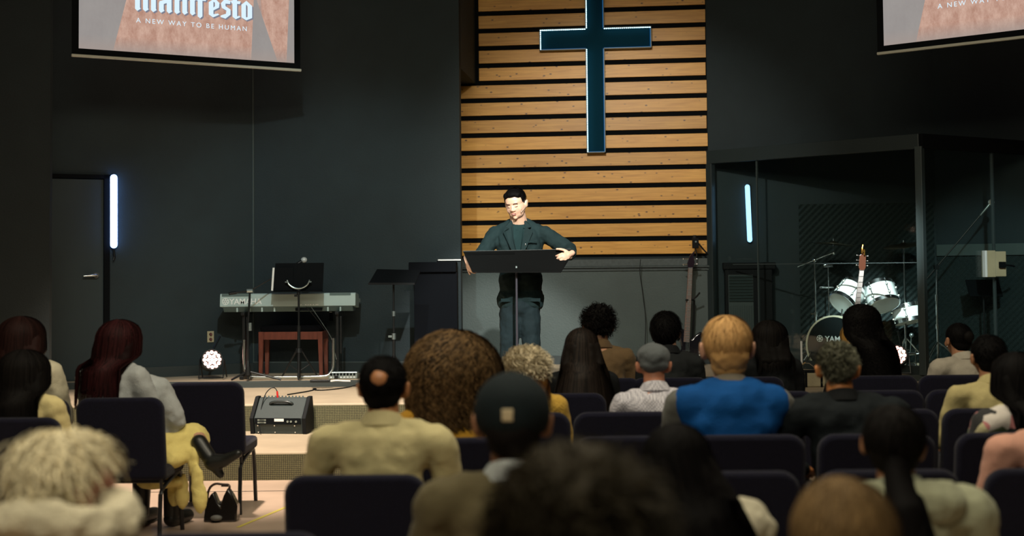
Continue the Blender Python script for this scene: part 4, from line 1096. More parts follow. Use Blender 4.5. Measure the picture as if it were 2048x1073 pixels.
for k in range(22):
    p = nb.lerp(hl_, 1 - (1 - 0.5 ** (k / 12)) * 1.45) if (1 - 0.5 ** (k / 12)) * 1.45 < 1 else None
    if p is None: continue
    dots.box(p + V((0, -0.003, 0)), (0.05, 0.004, 0.003))
    if k in (3, 5, 7, 9, 12, 15): dots.cyl(p + V((0, -0.002, .02)), p + V((0, -0.006, .02)), 0.006, seg=8)
dots.build('frets', M['steel'], bg, smooth=False)
st_ = MB()
for k in (-1.5, -.5, .5, 1.5): st_.tube([V((nb.x + k * .012, -.045, cb.z - .1)), V((hl_.x + k * .009, -.006, hl_.z))], 0.0014, seg=4)
st_.build('strings', M['steel'], bg)
MB().prism([(hl_.x - .028, hl_.z), (hl_.x + .03, hl_.z), (hl_.x + .05, hl_.z + .06), (hl_.x + .035, hl_.z + .13), (hl_.x + .055, hl_.z + .2), (hl_.x + .0, hl_.z + .14), (hl_.x - .035, hl_.z + .05)], lambda u, v, k: (u, 0.0 + .018 * k, v)).build('headstock', mat('bass_headstock', (0.02, 0.012, 0.02), 0.2), bg, smooth=False, bevel=0.002)
for s, dz in ((-1, .035), (-1, .10), (1, .04), (1, .10)):
    MB().cyl((hl_.x + s * .02, 0.01, hl_.z + dz), (hl_.x + s * .07, .01, hl_.z + dz), 0.006, seg=8).ball((hl_.x + s * .075, .01, hl_.z + dz), (0.014, .008, .010)).build('tuning_peg', M['chrome'], bg)
for dz in (.02, -.06): MB().box((nb.x, -.028, cb.z + dz), (0.10, .014, .022)).build('pickup', M['blackmetal'], bg, bevel=.003, smooth=False)
MB().box((nb.x - .005, -.03, cb.z - .12), (0.09, .014, .04)).ball((.09, -.03, cb.z - .08), .014).ball((.1, -.03, cb.z - .03), .014).build('bridge', M['chrome'], bg, bevel=.003)
gs = thing('guitar_stand', 'black hanging stand holding the bass guitar by its neck', 'guitar stand', (bodyc.x + .05, YG + .02, ZS))
zy = at(1375, 600, YG).z - ZS
MB().tube([(0, .08, .25), (0.03, .08, zy - .02), (0, .0, zy), (-.05, -.03, zy)], 0.011, smooth=1).build('pole', M['blackmetal'], gs)
MB().tube([(-0.10, -.15, zy + .0), (-.04, -.06, zy), (.02, -.06, zy + .02), (.06, -.13, zy + .08)], 0.010, smooth=1).build('neck_yoke', M['rubber'], gs)
for s in (-1, 1): MB().tube([(0, .08, .30), (s * .2, -.02, .10), (s * .24, -.08, 0.014)], 0.011, smooth=1).build('leg', M['blackmetal'], gs)
MB().tube([(0, .08, .32), (0, .15, 0.014)], 0.011).build('leg', M['blackmetal'], gs)
MB().tube([(-.12, -.20, .15), (-.12, -.05, .13), (0, .05, .22), (.06, -.05, .13), (.06, -.20, .15)], 0.010, smooth=1).build('body_cradle', M['silver'], gs)
# small black device on the ledge
q = at(1391, 497, 14.66)
t = thing('wireless_receiver', 'small black box with antennas standing above the bass guitar head', 'receiver', (q.x, q.y, q.z))
MB().span((-.035, -.03, 0), (.035, .03, .115)).build('case', M['satin'], t, bevel=.006, smooth=False)
MB().cyl((0, -.031, .075), (0, -.034, .075), .010, seg=12).build('knob', M['steel'], t)
MB().cyl((-.01, 0, .115), (-.01, 0, .15), .02, .018, seg=10).build('top_cap', M['rubber'], t)
MB().tube([(.03, 0, .06), (.10, .03, -.02), (.15, .05, -.07)], 0.009).tube([(.0, 0, 0), (.015, .0, -.08), (0, 0, zl - q.z)], 0.008).build('mount_arm', M['blackmetal'], t)
cable('wall_cable', 'thin black cable hanging down the green low wall behind the audience', [at(1281, 519, kw1.y - .1), at(1279, 545, kw1.y - .1), at(1284, 575, kw1.y - .1), at(1287, 600, kw1.y - .08), at(1292, 640, kw1.y - .1), at(1290, 700, kw1.y - .1)], 0.005, M['blackmetal'])

# ------------------------------------------------------------ acoustic guitar in front of the booth
YA = 13.12
ag = thing('acoustic_guitar', 'acoustic guitar with white bound neck upright before the drum kit', 'acoustic guitar', (at(1708, 700, YA).x, YA, ZS + .1))
O = V(ag.location)
M['agold'] = mat('guitar_top', (0.55, 0.30, 0.07), 0.25, coat=0.6)
M['amahog'] = mat('guitar_headstock', (0.09, 0.030, 0.016), 0.3, coat=.4)
M['anck'] = mat('guitar_neck_binding', (0.40, 0.36, 0.34), 0.35)
n0 = at(1717, 625, YA) - O; n1 = at(1724, 541, YA) - O; n2 = at(1728, 512, YA) - O; n3 = at(1727, 494, YA) - O
for p in (n0, n1, n2, n3): p.y = 0
bz = at(1706, 690, YA).z - O.z
outl = []
for k in range(28):
    th = 2 * math.pi * k / 28
    rz = .25; rx = .185 if math.sin(th) < .1 else .145
    outl.append((rx * math.cos(th) * (1 - .22 * math.exp(-((math.sin(th) - .15) / .25) ** 2)), bz - .02 + rz * math.sin(th)))
MB().prism(outl, lambda u, v, k: (u, 0.0 + .1 * k, v)).build('body', M['agold'], ag, bevel=.008, bseg=2)
MB().cyl((0, -.001, bz + .06), (0, -.004, bz + .06), .05, seg=24).build('sound_hole', M['black'], ag)
MB().box((0, -.006, bz - .13), (.15, .012, .02)).build('bridge', M['fret'], ag, bevel=.003)
strip(V((0, -.02, bz + .11)), n1, .028, .022, .02).build('neck', M['anck'], ag, smooth=False, bevel=.002)
fr = MB()
for k in range(14):
    p = n1.lerp(V((0, -.02, bz + .11)), (1 - 0.5 ** (k / 12)) * 1.7)
    fr.box(p + V((0, -.004, 0)), (.046, .003, .002))
fr.build('frets', M['steel'], ag, smooth=False)
dn = (n3 - n1).normalized(); sn = dn.cross(V((0, 1, 0)))
if sn.x < 0: sn = -sn
m_ = MB(); hh = (n3 - n1).length
prs = [(-.022, 0), (.022, 0), (.035, .03), (.032, hh * .62), (.012, hh * .7), (.0, hh * .78), (-.012, hh * .7), (-.032, hh * .62), (-.035, .03)]
m_.prism(prs, lambda u, v, k: n1 + sn * u + dn * v + V((0, .016 * k, 0))).build('headstock', M['amahog'], ag, smooth=False, bevel=.002)
for s in (-1, 1):
    for k in range(3):
        p = n1 + dn * (.05 + k * .05)
        MB().cyl(p + sn * s * .025 + V((0, .01, 0)), p + sn * s * .05 + V((0, .01, 0)), .004, seg=8).ball(p + sn * s * .056 + V((0, .01, 0)), (.010, .006, .008)).build('tuning_peg', M['chrome'], ag)
M['brass'] = mat('brass', (0.75, 0.42, 0.10), 0.25, 1.0)
cp = thing('guitar_capo', 'gold clip-on capo atop the acoustic guitar head', 'capo', O + n1 + dn * (hh * .72))
MB().tube([V((-.012, -.01, 0)), V((-.01, -.012, .05)), V((.0, 0, .085))], .010, smooth=1).tube([V((.012, -.01, -.02)), V((.01, -.012, .04))], .009).box((0, -.006, .02), (.04, .02, .014)).build('clamp_arms', M['brass'], cp)
t = thing('guitar_stand', 'low black stand under the acoustic guitar', 'guitar stand', (O.x, YA + .02, ZS))
MB().tube([(-.14, -.12, .10), (-.14, .0, .09), (0, .12, .30), (.14, .0, .09), (.14, -.12, .10)], .010, smooth=1).build('cradle', M['blackmetal'], t)
for s in (-1, 1): MB().tube([(0, .12, .34), (s * .2, -.1, .012)], .010).build('leg', M['blackmetal'], t)
MB().tube([(0, .12, .34), (0, .3, .012)], .010).build('leg', M['blackmetal'], t)

# ------------------------------------------------------------ canvas box, stick, steel feet near the booth
M['canvas'] = mat('canvas', (0.36, 0.31, 0.20), 0.85, bump=.4, bscale=60, var=.15)
a = at(1577, 752, 12.9); b = at(1648, 752, 12.9)
t = thing('equipment_case', 'beige canvas equipment case standing at the stage edge by the booth', 'case', ((a.x + b.x) / 2, 12.62, ZS2))
wz = at(1610, 742, 12.7).z - ZS2
MB().box((0, 0, wz / 2), ((b.x - a.x), .30, wz)).build('case_body', M['canvas'], t, bevel=.02, bseg=3, smooth=False)
MB().box((-.02, -.05, wz + .005), ((b.x - a.x) * .9, .2, .012)).build('folded_flap', M['black'], t, bevel=.004, smooth=False)
for x in (-.1, .05): MB().box((x, -.153, wz / 2), (.02, .006, wz)).build('strap', M['black'], t, smooth=False)
q = MB()
for k, (x0, x1) in enumerate(((-.12, .02), (.05, .10), (.10, .16))):
    q.tube([(x0, .1, wz + .02), ((x0 + x1) / 2, .0, wz + .10), (x1, -.08, wz + .03)], .009, smooth=1)
q.build('folded_stand_tubes', M['chrome'], t)
a = at(1604, 683, 13.5); b = at(1603, 710, 13.5)
t = thing('white_rod', 'short upright white rod on the stage beside the canvas case', 'rod', (b.x, 13.5, ZS))
MB().cyl((0, 0, .005), (0, 0, a.z - ZS), .011, seg=10).build('rod', M['white'], t)
MB().cyl((0, 0, 0), (0, 0, .02), .03, seg=12).build('foot', M['blackmetal'], t)
# ------------------------------------------------------------ chairs
def make_chair(label):
    t = thing('stacking_chair', label, 'chair', (0, 0, 0), 0, 'navy stacking chairs in rows')
    def rr(w, h, r, n=6):
        out = []
        for cx, cz, a0 in ((w - r, h - r, 0), (-w + r, h - r, 90), (-w + r * .6, r * .6, 180), (w - r * .6, r * .6, 270)):
            q = r if cz > h / 2 else r * .6
            for i in range(n + 1):
                a = R(a0 + 90 * i / n); out.append((cx + q * math.cos(a), cz + q * math.sin(a)))
        return out
    MB().prism(rr(.262, .50, .075), lambda u, v, k: (u, -0.20 - .075 * v / .5 - .055 + .06 * k, .395 + v)).build('backrest', M['chairfab'], t, bevel=.022, bseg=3)
    MB().prism(rr(.255, .47, .05), lambda u, v, k: (u, -.235 + v, .385 + .085 * k)).build('seat', M['chairfab'], t, bevel=.025, bseg=3)
    f = MB()
    for s in (-1, 1):
        x = s * .225
        f.tube([(x, -.235, .30), (x, -.20, .34), (x, .16, .385), (x, .2, .37)], .0125, seg=8, smooth=1)
        f.tube([(x, -.215, .34), (x, -.235, .45), (x, -.275, .60)], .011, seg=8)
        MB().tube([(x, -.235, .31), (x, -.255, .15), (x * 1.03, -.28, .0)], .0135, seg=10).build('leg', M['chairframe'], t)
        MB().tube([(x, .19, .375), (x, .215, .33), (x * 1.03, .245, .0)], .0135, seg=10, smooth=1).build('leg', M['chairframe'], t)
    f.tube([(-.225, -.05, .355), (.225, -.05, .355)], .01, seg=8).tube([(-.225, .14, .375), (.225, .14, .375)], .01, seg=8)
    f.build('seat_frame', M['chairframe'], t)
    return t
ROW = {1: 8.7, 2: 7.7, 3: 6.7, 4: 5.75, 5: 4.75, 6: 3.74}
CH = [
 (1, 412, 0, 'empty navy chair before the steps with its seat and legs in full view'),
 (1, 1205, 0, 'navy chair under the man with tousled hair and brown jacket'),
 (1, 1340, 0, 'navy chair under the dark-haired man with an earring'),
 (1, 1490, 0, 'navy chair under the person with a black bob'),
 (1, 1757, 0, 'navy chair under the woman with long curly black hair'),
 (1, 1912, 0, 'navy chair under the person with a hair bun'),
 (2, 55, 0, 'navy chair under the woman in a cream puffed-sleeve top'),
 (2, 243, 0, 'navy chair under the red-haired woman in the yellow skirt'),
 (2, 1125, 0, 'navy chair under the girl with long straight dark hair'),
 (2, 1541, 0, 'empty navy chair directly behind the person with a black bob'),
 (2, 1758, 0, 'empty navy chair directly behind the woman with long curly black hair'),
 (2, 1936, 0, 'navy chair between the hair-bun person and the khaki shirt man'),
 (3, 26, 0, 'navy chair under the dark-haired person with a yellow sleeve'),
 (3, 1040, 0, 'navy chair under the grey-blonde woman in mustard knitwear'),
 (3, 1246, 0, 'navy chair under the man in a flat grey cap'),
 (3, 1508, 0, 'navy chair just ahead of the blue vest man'),
 (3, 1773, 0, 'empty navy chair in front of the ponytailed person, third from the stage'),
 (3, 1981, 0, 'navy chair under the man in the khaki shirt'),
 (4, 900, 0, 'navy chair under the person with a big curly brown afro'),
 (4, 1262, 0, 'empty navy chair directly behind the flat grey cap man'),
 (4, 1490, 0, 'navy chair under the man in a blue vest'),
 (4, 1748, 0, 'navy chair under the man with curly grey hair and dark coat'),
 (4, 2022, 0, 'navy chair under the woman in a floral blouse'),
 (5, 712, 0, 'wide-looking navy chair under the man with a bald spot'),
 (5, 1452, 0, 'empty navy chair beside the long black hair of the woman in cream'),
 (5, 1770, 0, 'navy chair right in front of the sage-jacket person'),
 (5, 2102, 0, 'navy chair under the person in pink, cut by the frame edge'),
 (6, 470, 0, 'navy chair nearest the camera, only its top edge showing'),
]
def chair_loc(row, px, yaw_):
    Y = ROW[row]; p = at(px, 800, Y)
    d = V((0, .27, 0)); d.rotate(Euler((0, 0, yaw_)))
    return (p.x + d.x, Y + d.y, 0)
chair0 = None
for row, px, yw, lab in CH:
    if chair0 is None:
        chair0 = make_chair(lab); chair0.location = chair_loc(row, px, yw)
    else:
        c = copy_tree(chair0, chair_loc(row, px, yw), yw); c['label'] = lab

# ------------------------------------------------------------ people
def hair_mat(name, col, var=0.35, rough=0.65, spec=0.10):
    m, nt, b = nodes_of(name)
    g = nt.nodes.new('ShaderNodeNewGeometry')
    r = nt.nodes.new('ShaderNodeValToRGB')
    r.color_ramp.elements[0].color = (*[c * (1 - var) for c in col], 1)
    r.color_ramp.elements[1].color = (*[min(1, c * (1 + var)) for c in col], 1)
    nt.links.new(g.outputs['Random Per Island'], r.inputs[0])
    nt.links.new(r.outputs[0], b.inputs['Base Color'])
    b.inputs['Roughness'].default_value = rough
    b.inputs['Specular IOR Level'].default_value = spec
    return m
def smooth01(t): t = min(max(t, 0), 1); return t * t * (3 - 2 * t)
def strands(name, parent, m, Mh, rad, L, n, seed, width=.005, steps=7, fa=60, phi0=(5, 75), drop=False, wave=0, wfreq=30, lift=.0, flare=.0, end_jit=.25, c0=(0, -.015, .02), curl=0, sw=.2, nape=None, part=None, zs=1.04, gravity=True, messy=0.0, lean=(0, 0), azr=(-180, 180), hole=None):
    rnd = random.Random(seed); vs = []; fs = []
    c0 = V(c0)
    for i in range(n):
        az = R(rnd.uniform(*azr)); ph = R(phi0[0] + (phi0[1] - phi0[0]) * rnd.random() ** .8)
        if not drop and abs(az) < R(fa) and ph > R(52): continue
        ln = L * rnd.uniform(1 - end_jit, 1); st = ln / steps
        az1 = math.copysign(max(abs(az), R(fa)), az)
        jr = 1 + rnd.uniform(-.05, .03); wp = rnd.uniform(0, 6.28); ma = rnd.gauss(0, messy); mp = rnd.gauss(0, messy)
        pts = []; nrms = []; p = None; mode = 0; ph0 = ph
        for k in range(steps + 1):
            if mode == 0:
                t = smooth01((ph - R(25)) / R(50)) if drop else 0
                a = az + (az1 - az) * t + ma * k / steps
                nl = V((math.sin(a) * math.sin(ph), math.cos(a) * math.sin(ph), math.cos(ph)))
                q = c0 + V((rad[0] * nl.x, rad[1] * nl.y, rad[2] * nl.z)) * jr * (1 + lift * k / steps)
                pw = Mh @ q; nw = (Mh.to_3x3() @ nl).normalized()
                ph += (st / (sum(rad) / 3)) * (1 + mp)
                if drop and ph > R(97): mode = 1; p = pw; hn = V((nw.x, nw.y, 0)).normalized()
                if not drop and ph > R(nape or 140): ph = R(nape or 140)
            else:
                p = p + V((hn.x * flare + lean[0], hn.y * flare + lean[1], -1)) * st
                if p.z < zs + .11:
                    # keep outside the torso
                    zt = zs + .11 - p.z; need = smooth01(zt / .10) * max(0, 1 - (abs(p.x) / (sw + .10)) ** 4) ** .25
                    ty = -.055 - .165 * need
                    if hn.y < .35: p.y = min(p.y, p.y + (ty - p.y) * min(1, need * 1.2) if p.y > ty else p.y)
                    else: p.y = max(p.y, -.05 + .15 * need)
                pw = p.copy(); nw = hn
            if wave or curl:
                s_ = nw.cross(V((0, 0, 1)));
                if s_.length > 1e-3: s_.normalize()
                A = wave * min(1, k / 3)
                pw = pw + s_ * A * math.sin(wp + k * st * wfreq) + nw * A * .6 * math.cos(wp + k * st * wfreq * .9)
            pts.append(pw); nrms.append(nw)
        if hole and any((q_ - hole[0]).length < hole[1] for q_ in pts): continue
        b0 = len(vs)
        for k in range(len(pts)):
            t = (pts[min(k + 1, steps)] - pts[max(k - 1, 0)])
            s_ = t.cross(nrms[k])
            s_ = s_.normalized() if s_.length > 1e-7 else V((1, 0, 0))
            wd_ = width * (1 - .8 * (k / steps) ** 2) * .5
            vs += [pts[k] - s_ * wd_, pts[k] + s_ * wd_ + nrms[k] * wd_ * .3]
        for k in range(steps): fs.append((b0 + 2 * k, b0 + 2 * k + 1, b0 + 2 * k + 3, b0 + 2 * k + 2))
    me = bpy.data.meshes.new(name); me.from_pydata([tuple(v) for v in vs], [], fs); me.materials.append(m)
    for p_ in me.polygons: p_.use_smooth = True
    o = bpy.data.objects.new(name, me); C.objects.link(o); o.parent = parent
    return o

def add_head(mb, Mh, fuller=False):
    r3 = Mh.to_3x3(); s = r3.col[0].length; rn = r3.normalized() if False else Matrix([(r3.col[i] / s) for i in range(3)]).transposed()
    def B(c, r): mb.ball(Mh @ V(c), [q * s for q in r], rot=rn, sub=3)
    def K(a, b, r1, r2): mb.caps(Mh @ V(a), Mh @ V(b), r1 * s, r2 * s)
    B((0, -.012, .028), (.074, .093, .085)); B((0, .022, -.018), (.062, .072, .088)); B((0, .034, -.07), (.042, .05, .036))
    if fuller: B((0, .016, -.020), (.077, .078, .082)); B((0, .026, -.064), (.062, .056, .044)); B((0, .028, .035), (.072, .064, .066))
    B((0, .0, -.045), (.058, .055, .045))
    K((0, .086, .008), (0, .100, -.022), .008, .013); B((.013, .095, -.027), (.010, .010, .008)); B((-.013, .095, -.027), (.010, .010, .008))
    B((0, .074, .03), (.05, .02, .012)); B((.036, .060 if fuller else .066, -.028), (.028, .018, .028)); B((-.036, .060 if fuller else .066, -.028), (.028, .018, .028))
    B((0, .078, -.055), (.024, .014, .008)); B((0, .076, -.066), (.020, .013, .008)); B((0, .070, -.092), (.018, .016, .014))
    for sx in (-1, 1):
        e = .0 if not fuller else -.008; q = 1.0 if not fuller else .86
        B((sx * (.093 + e), -.010, -.006), (.011 * q, .021 * q, .034 * q)); B((sx * (.099 + e), -.019, .008), (.008 * q, .014 * q, .020 * q)); B((sx * (.080 + e), .0, -.034 * q), (.009, .011, .012)); B((sx * .076, -.002, -.008), (.012, .014, .024))
        B((sx * .028, .073, .002), (.014, .014, .010))
def add_hand(mb, W, D, N, side, k=1.0, curl=.5, spread=.12, thumb=.9):
    """W wrist, D direction of the fingers, N palm normal, side = +1/-1 thumb side"""
    W, D, N = V(W), V(D).normalized(), V(N); N = (N - D * N.dot(D)).normalized(); S = D.cross(N) * side
    m3 = Matrix((S, D, N)).transposed()
    mb.ball(W + D * .045 * k, (.036 * k, .048 * k, .017 * k), rot=m3, sub=2)
    mb.caps(W - D * .02, W + D * .03 * k, .024 * k, .024 * k)
    for i, (off, ln) in enumerate(((.030, .068), (.010, .078), (-.011, .072), (-.030, .056))):
        p = W + D * (.082 - .006 * abs(i - 1.3)) * k + S * off * k
        d = (D + S * spread * (1.5 - i) * .5).normalized(); r = .0095 if i < 3 else .0082
        for j, f in enumerate((.44, .31, .25)):
            a = curl * (.7 + .5 * j)
            d = (d * math.cos(a) + N * math.sin(a)).normalized()
            q = p + d * ln * f * k; mb.caps(p, q, r * k * (1 - .07 * j), r * k * (1 - .07 * (j + 1))); p = q
    p = W + D * .022 * k + S * .026 * k; d = (D * .6 + S * .75 + N * .35 * thumb).normalized()
    for j, (f, r) in enumerate(((.034, .0125), (.030, .011), (.024, .0095))):
        q = p + d * f * k; mb.caps(p, q, r * k, r * k * .95); p = q; d = (d + D * .35 + N * .3 * thumb).normalized()

def person(px, ytop, Y, label, skin, top, bottom, hair=None, sw=.19, yaw_=0, hyaw=0, hpitch=0, htilt=0, hk=1.0, lean=0.0, collar=None, hairtop=.018, arms=True, width=1.0, legs=True, cat='person', ks=None, thick=0.0):
    Y += .06; P = at(px, ytop, Y)
    ztop = P.z; k = ks or ztop / 1.30
    zt = ztop / k
    t = thing('person', label, cat, (P.x, Y, 0), yaw_, 'people seated in the rows', k)
    Hc = V((0, .0, zt - .113 * hk - hairtop))
    Mh = Matrix.Translation(Hc) @ Euler((R(hpitch), R(htilt), R(hyaw)), 'YXZ').to_matrix().to_4x4() @ Matrix.Scale(hk, 4)
    zsft = Hc.z - 1.17                      # shoulders follow the head
    zsh = Hc.z - .163 * hk
    b = MB()
    add_head(b, Mh)
    b.caps((0, -.05, zsh - .03), Hc + V((0, -.028, -.05)), .066, .060)
    b.ball((0, -.08, .60), (.15, .11, .12)).ball((0, -.10, .80), (.13, .09, .2)).ball((0, -.09, zsh - .06), (.15, .09, .11))
    b.caps((-sw + .05, -.08, zsh - .03), (sw - .05, -.08, zsh - .03), .045)
    el = []
    for s in (-1, 1):
        sh = V((s * (sw - .02), -.08, zsh - .035)); e = V((s * (sw + .035), .0, zsh - .30)); wv = V((s * .10, .24, .66))
        b.caps(sh, e, .042, .036).caps(e, wv, .035, .024)
        add_hand(b, wv, V((-s * .35, 1, -.25)), V((0, -.1, -1)), -s if False else s * -1, 1.0, .25)
        el.append((sh, e, wv))
        b.caps((s * .09, -.03, .53), (s * .11, .40, .53), .07, .052).caps((s * .11, .40, .51), (s * .11, .38, .10), .048, .032)
        b.caps((s * .11, .36, .06), (s * .12, .50, .035), .03, .025)
    blob('body', b, skin, t, voxel=.009, sm=2)
    # upper garment
    g = MB(); w_ = width
    g.ball((0, -.08, .60), (.175 * w_, .135, .12)).ball((0, -.095, .80), (.165 * w_, .12, .22)).ball((0, -.085, zsh - .075), (.19 * w_, .115, .13))
    g.caps((-sw + .03, -.08, zsh - .035), (sw - .03, -.08, zsh - .035), .062 + thick)
    g.caps((-sw * .55, -.075, zsh - .0), (sw * .55, -.075, zsh - .0), .045 + thick).ball((0, -.07, zsh + .012), (.085, .07, .045 + thick))
    for sh, e, wv in el:
        g.caps(sh + V((0, 0, -.005)), e, .062 + thick, .052 + thick * .7).caps(e, e.lerp(wv, .86), .050, .038)
    blob('top', g, top, t, voxel=.014, sm=5, disp=.028, dsize=.11, disp2=.008, dsize2=.035)
    if collar:
        c = MB(); n = 22
        for i in range(n):
            a = 2 * math.pi * i / n
            pass
        seg = 26; vs = []; prof = [(.062, .0), (.060, .045), (.066, .052), (.078, .03), (.092, .0), (.080, -.02)]
        for r_, z_ in prof:
            for i in range(seg):
                a = 2 * math.pi * i / seg; fr = .5 + .5 * math.cos(a)       # lower at the throat
                vs.append(V((r_ * math.sin(a) * 1.05, -.058 + r_ * math.cos(a), zsh + .038 + z_ * (1 - .35 * fr) - .035 * fr)))
        m_ = len(prof)
        c._add(vs, [(j * seg + i, j * seg + (i + 1) % seg, (j + 1) % m_ * seg + (i + 1) % seg, (j + 1) % m_ * seg + i) for j in range(m_) for i in range(seg)])
        c.build('collar', collar, t)
    if legs:
        l = MB()
        l.ball((0, -.06, .55), (.175 * w_, .14, .10))
        for s in (-1, 1):
            l.caps((s * .09, -.03, .545), (s * .11, .40, .535), .088, .068).caps((s * .11, .40, .53), (s * .11, .385, .10), .066, .052)
        blob('trousers', l, bottom, t, voxel=.014, sm=4, disp=.02, dsize=.11)
        for s in (-1, 1):
            MB().caps((s * .11, .37, .05), (s * .12, .52, .042), .042, .038).span((s * .115 - .04, .33, 0.0), (s * .115 + .04, .56, .018)).build('shoe', M['rubber'], t)
    return t, Mh, k, zsh, Hc

def short_hair(t, Mh, m, seed, puff=0.0, n=1100, ln=.045, messy=.25, disp=.012, lift=.06, w=.0045, nape=128, top=0.0, back=0.0, hole=None):
    b = MB(); r3 = Mh.to_3x3(); s = r3.col[0].length; rn = Matrix([(r3.col[i] / s) for i in range(3)]).transposed()
    b.ball(Mh @ V((0, -.020, .036 + top * .5)), [(.0815 + puff) * s, (.096 + puff) * s, (.084 + puff + top * .5) * s], rot=rn, sub=3)
    b.ball(Mh @ V((0, -.052 - back * .5, -.012)), [(.070 + puff * .8) * s, (.055 + puff * .8 + back * .5) * s, (.080 + puff * .3) * s], rot=rn, sub=3)
    blob('hair', b, m, t, voxel=.009, sm=2, disp=disp, dsize=.035)
    strands('hair_strands', t, m, Mh, (.083 + puff, .098 + puff, .088 + puff + top), ln, n, seed, width=w, steps=5, phi0=(2, 118), fa=62, lift=lift, messy=messy, nape=nape, c0=(0, -.022, .030), hole=hole)

def long_hair(t, Mh, m, seed, rx=.115, ry=.12, rz=.105, L=.5, n=1300, wave=0, wfreq=25, fa=75, flare=.05, sw=.19, zs=1.04, w=.007, ej=.15, lean=(0, 0), base=True, steps=14, disp=.01, lz=None):
    r3 = Mh.to_3x3(); s = r3.col[0].length; rn = Matrix([(r3.col[i] / s) for i in range(3)]).transposed()
    c0 = (0, -.018, .02)
    b = MB(); b.ball(Mh @ V((0, -.03, .018)), [rx * .93 * s, ry * .86 * s, rz * .95 * s], rot=rn, sub=3)
    drop = max(.05, L - 1.5 * rz)
    hc = Mh @ V((0, -.05, -.0))
    for x in (-.8, -.45, 0, .45, .8):
        a = hc + V((x * rx * .8, -.01 if abs(x) > .6 else -.035, 0))
        e = a + V((x * flare * drop * .8 + lean[0] * drop, -.03 * 0 + lean[1] * drop - (.05 if a.z - drop < zs else 0), -drop * .88))
        md = a.lerp(e, .5)
        if e.z < zs: md.z = max(md.z, zs + .02); md.y = min(md.y, -.10)
        if e.z < zs + .02: e.y = min(e.y, -.20)
        b.caps(a, md, .048, .045).caps(md, e, .045, .030)
    if base: blob('hair', b, m, t, voxel=.011, sm=4, disp=disp, dsize=.05)
    strands('hair_strands', t, m, Mh, (rx, ry, rz), L, n, seed, width=w, steps=steps, phi0=(3, 60), fa=fa, drop=True, wave=wave, wfreq=wfreq, flare=flare, end_jit=ej, c0=c0, sw=sw, zs=zs, lean=lean)

def curly_hair(t, Mh, m, seed, rx=.13, ry=.13, rz=.12, c0=(0, -.03, .02), n=1500, r=.012, disp=.05, ds=.05, L=.10, m2=None, down=0.0, w=.006, ears=False, fcut=(55, 62)):
    """rounded mass of hair with curls standing off its surface"""
    r3 = Mh.to_3x3(); s = r3.col[0].length; rn = Matrix([(r3.col[i] / s) for i in range(3)]).transposed()
    b = MB(); b.ball(Mh @ V(c0), [rx * .95 * s, ry * .95 * s, rz * .95 * s], rot=rn, sub=3)
    if down: b.ball(Mh @ (V(c0) + V((0, -.01, -down))), [rx * .85 * s, ry * .75 * s, rz * .8 * s], rot=rn, sub=3)
    blob('hair', b, m, t, voxel=.010, sm=2, disp=disp, dsize=ds)
    rnd = random.Random(seed); vs = []; fs = []
    steps = 9
    for i in range(n):
        a = rnd.uniform(-math.pi, math.pi); ph = math.acos(rnd.uniform(-.75 if not down else -.4, 1))
        if abs(a) < R(fcut[0]) and ph > R(fcut[1]): continue
        if ears and abs(a) < R(118) and ph > R(88): continue
        nl = V((math.sin(a) * math.sin(ph), math.cos(a) * math.sin(ph), math.cos(ph)))
        cc = V(c0) + (V((0, -.01, -down * rnd.random())) if down else V((0, 0, 0)))
        q = Mh @ (cc + V((rx * nl.x, ry * nl.y, rz * nl.z)) * rnd.uniform(.9, 1.0)); nw = (Mh.to_3x3() @ nl).normalized()
        tg = V((nw.x * nw.z, nw.y * nw.z, -(1 - nw.z ** 2))) + V((rnd.gauss(0, .35), rnd.gauss(0, .35), -.15)); 
        if tg.length < 1e-3: tg = V((0, 0, -1))
        tg.normalize(); sd = tg.cross(nw).normalized(); ln = L * rnd.uniform(.5, 1); w0 = rnd.uniform(0, 6.28); cr = r * rnd.uniform(.6, 1.3); fr = rnd.uniform(.8, 1.3) * 2 * math.pi * (ln / (r * 4.5))
        b0 = len(vs)
        for k in range(steps + 1):
            f = k / steps; p = q + tg * ln * f + nw * (.012 * math.sin(f * 3)) + sd * cr * math.sin(w0 + fr * f) + nw * cr * math.cos(w0 + fr * f)
            wd_ = w * .5 * (1 - .7 * f * f)
            vs += [p - tg * wd_ * .7 - sd * wd_, p + tg * wd_ * .7 + sd * wd_]
        for k in range(steps): fs.append((b0 + 2 * k, b0 + 2 * k + 1, b0 + 2 * k + 3, b0 + 2 * k + 2))
    me = bpy.data.meshes.new('hair_curls'); me.from_pydata([tuple(v) for v in vs], [], fs); me.materials.append(m2 or m)
    for p_ in me.polygons: p_.use_smooth = True
    o = bpy.data.objects.new('hair_curls', me); C.objects.link(o); o.parent = t
    return o

def fab(name, col, **k):
    kk = dict(bump=.35, bscale=180, var=.12, vscale=12, sheen=.08, spec=.2); kk.update(k)
    return mat(name, col, .85, **kk)
H = {}
H['black'] = hair_mat('hair_black', (.0035, .003, .003), .5, .7, .07)
H['black2'] = hair_mat('hair_soft_black', (.0055, .0045, .004), .5, .7, .08)
H['red'] = hair_mat('hair_dark_red', (.024, .0055, .006), .75)
H['redbrown'] = hair_mat('hair_red_brown', (.016, .006, .005), .5)
H['brown'] = hair_mat('hair_brown', (.080, .047, .020), .85)
H['darkbrown'] = hair_mat('hair_dark_brown', (.024, .019, .011), .6)
H['blonde'] = hair_mat('hair_blonde', (.74, .65, .43), .3)
H['ash'] = hair_mat('hair_ash', (.48, .41, .28), .4)
H['ginger'] = hair_mat('hair_ginger', (.47, .27, .105), .35)
H['gold'] = hair_mat('hair_gold_brown', (.17, .105, .045), .45)
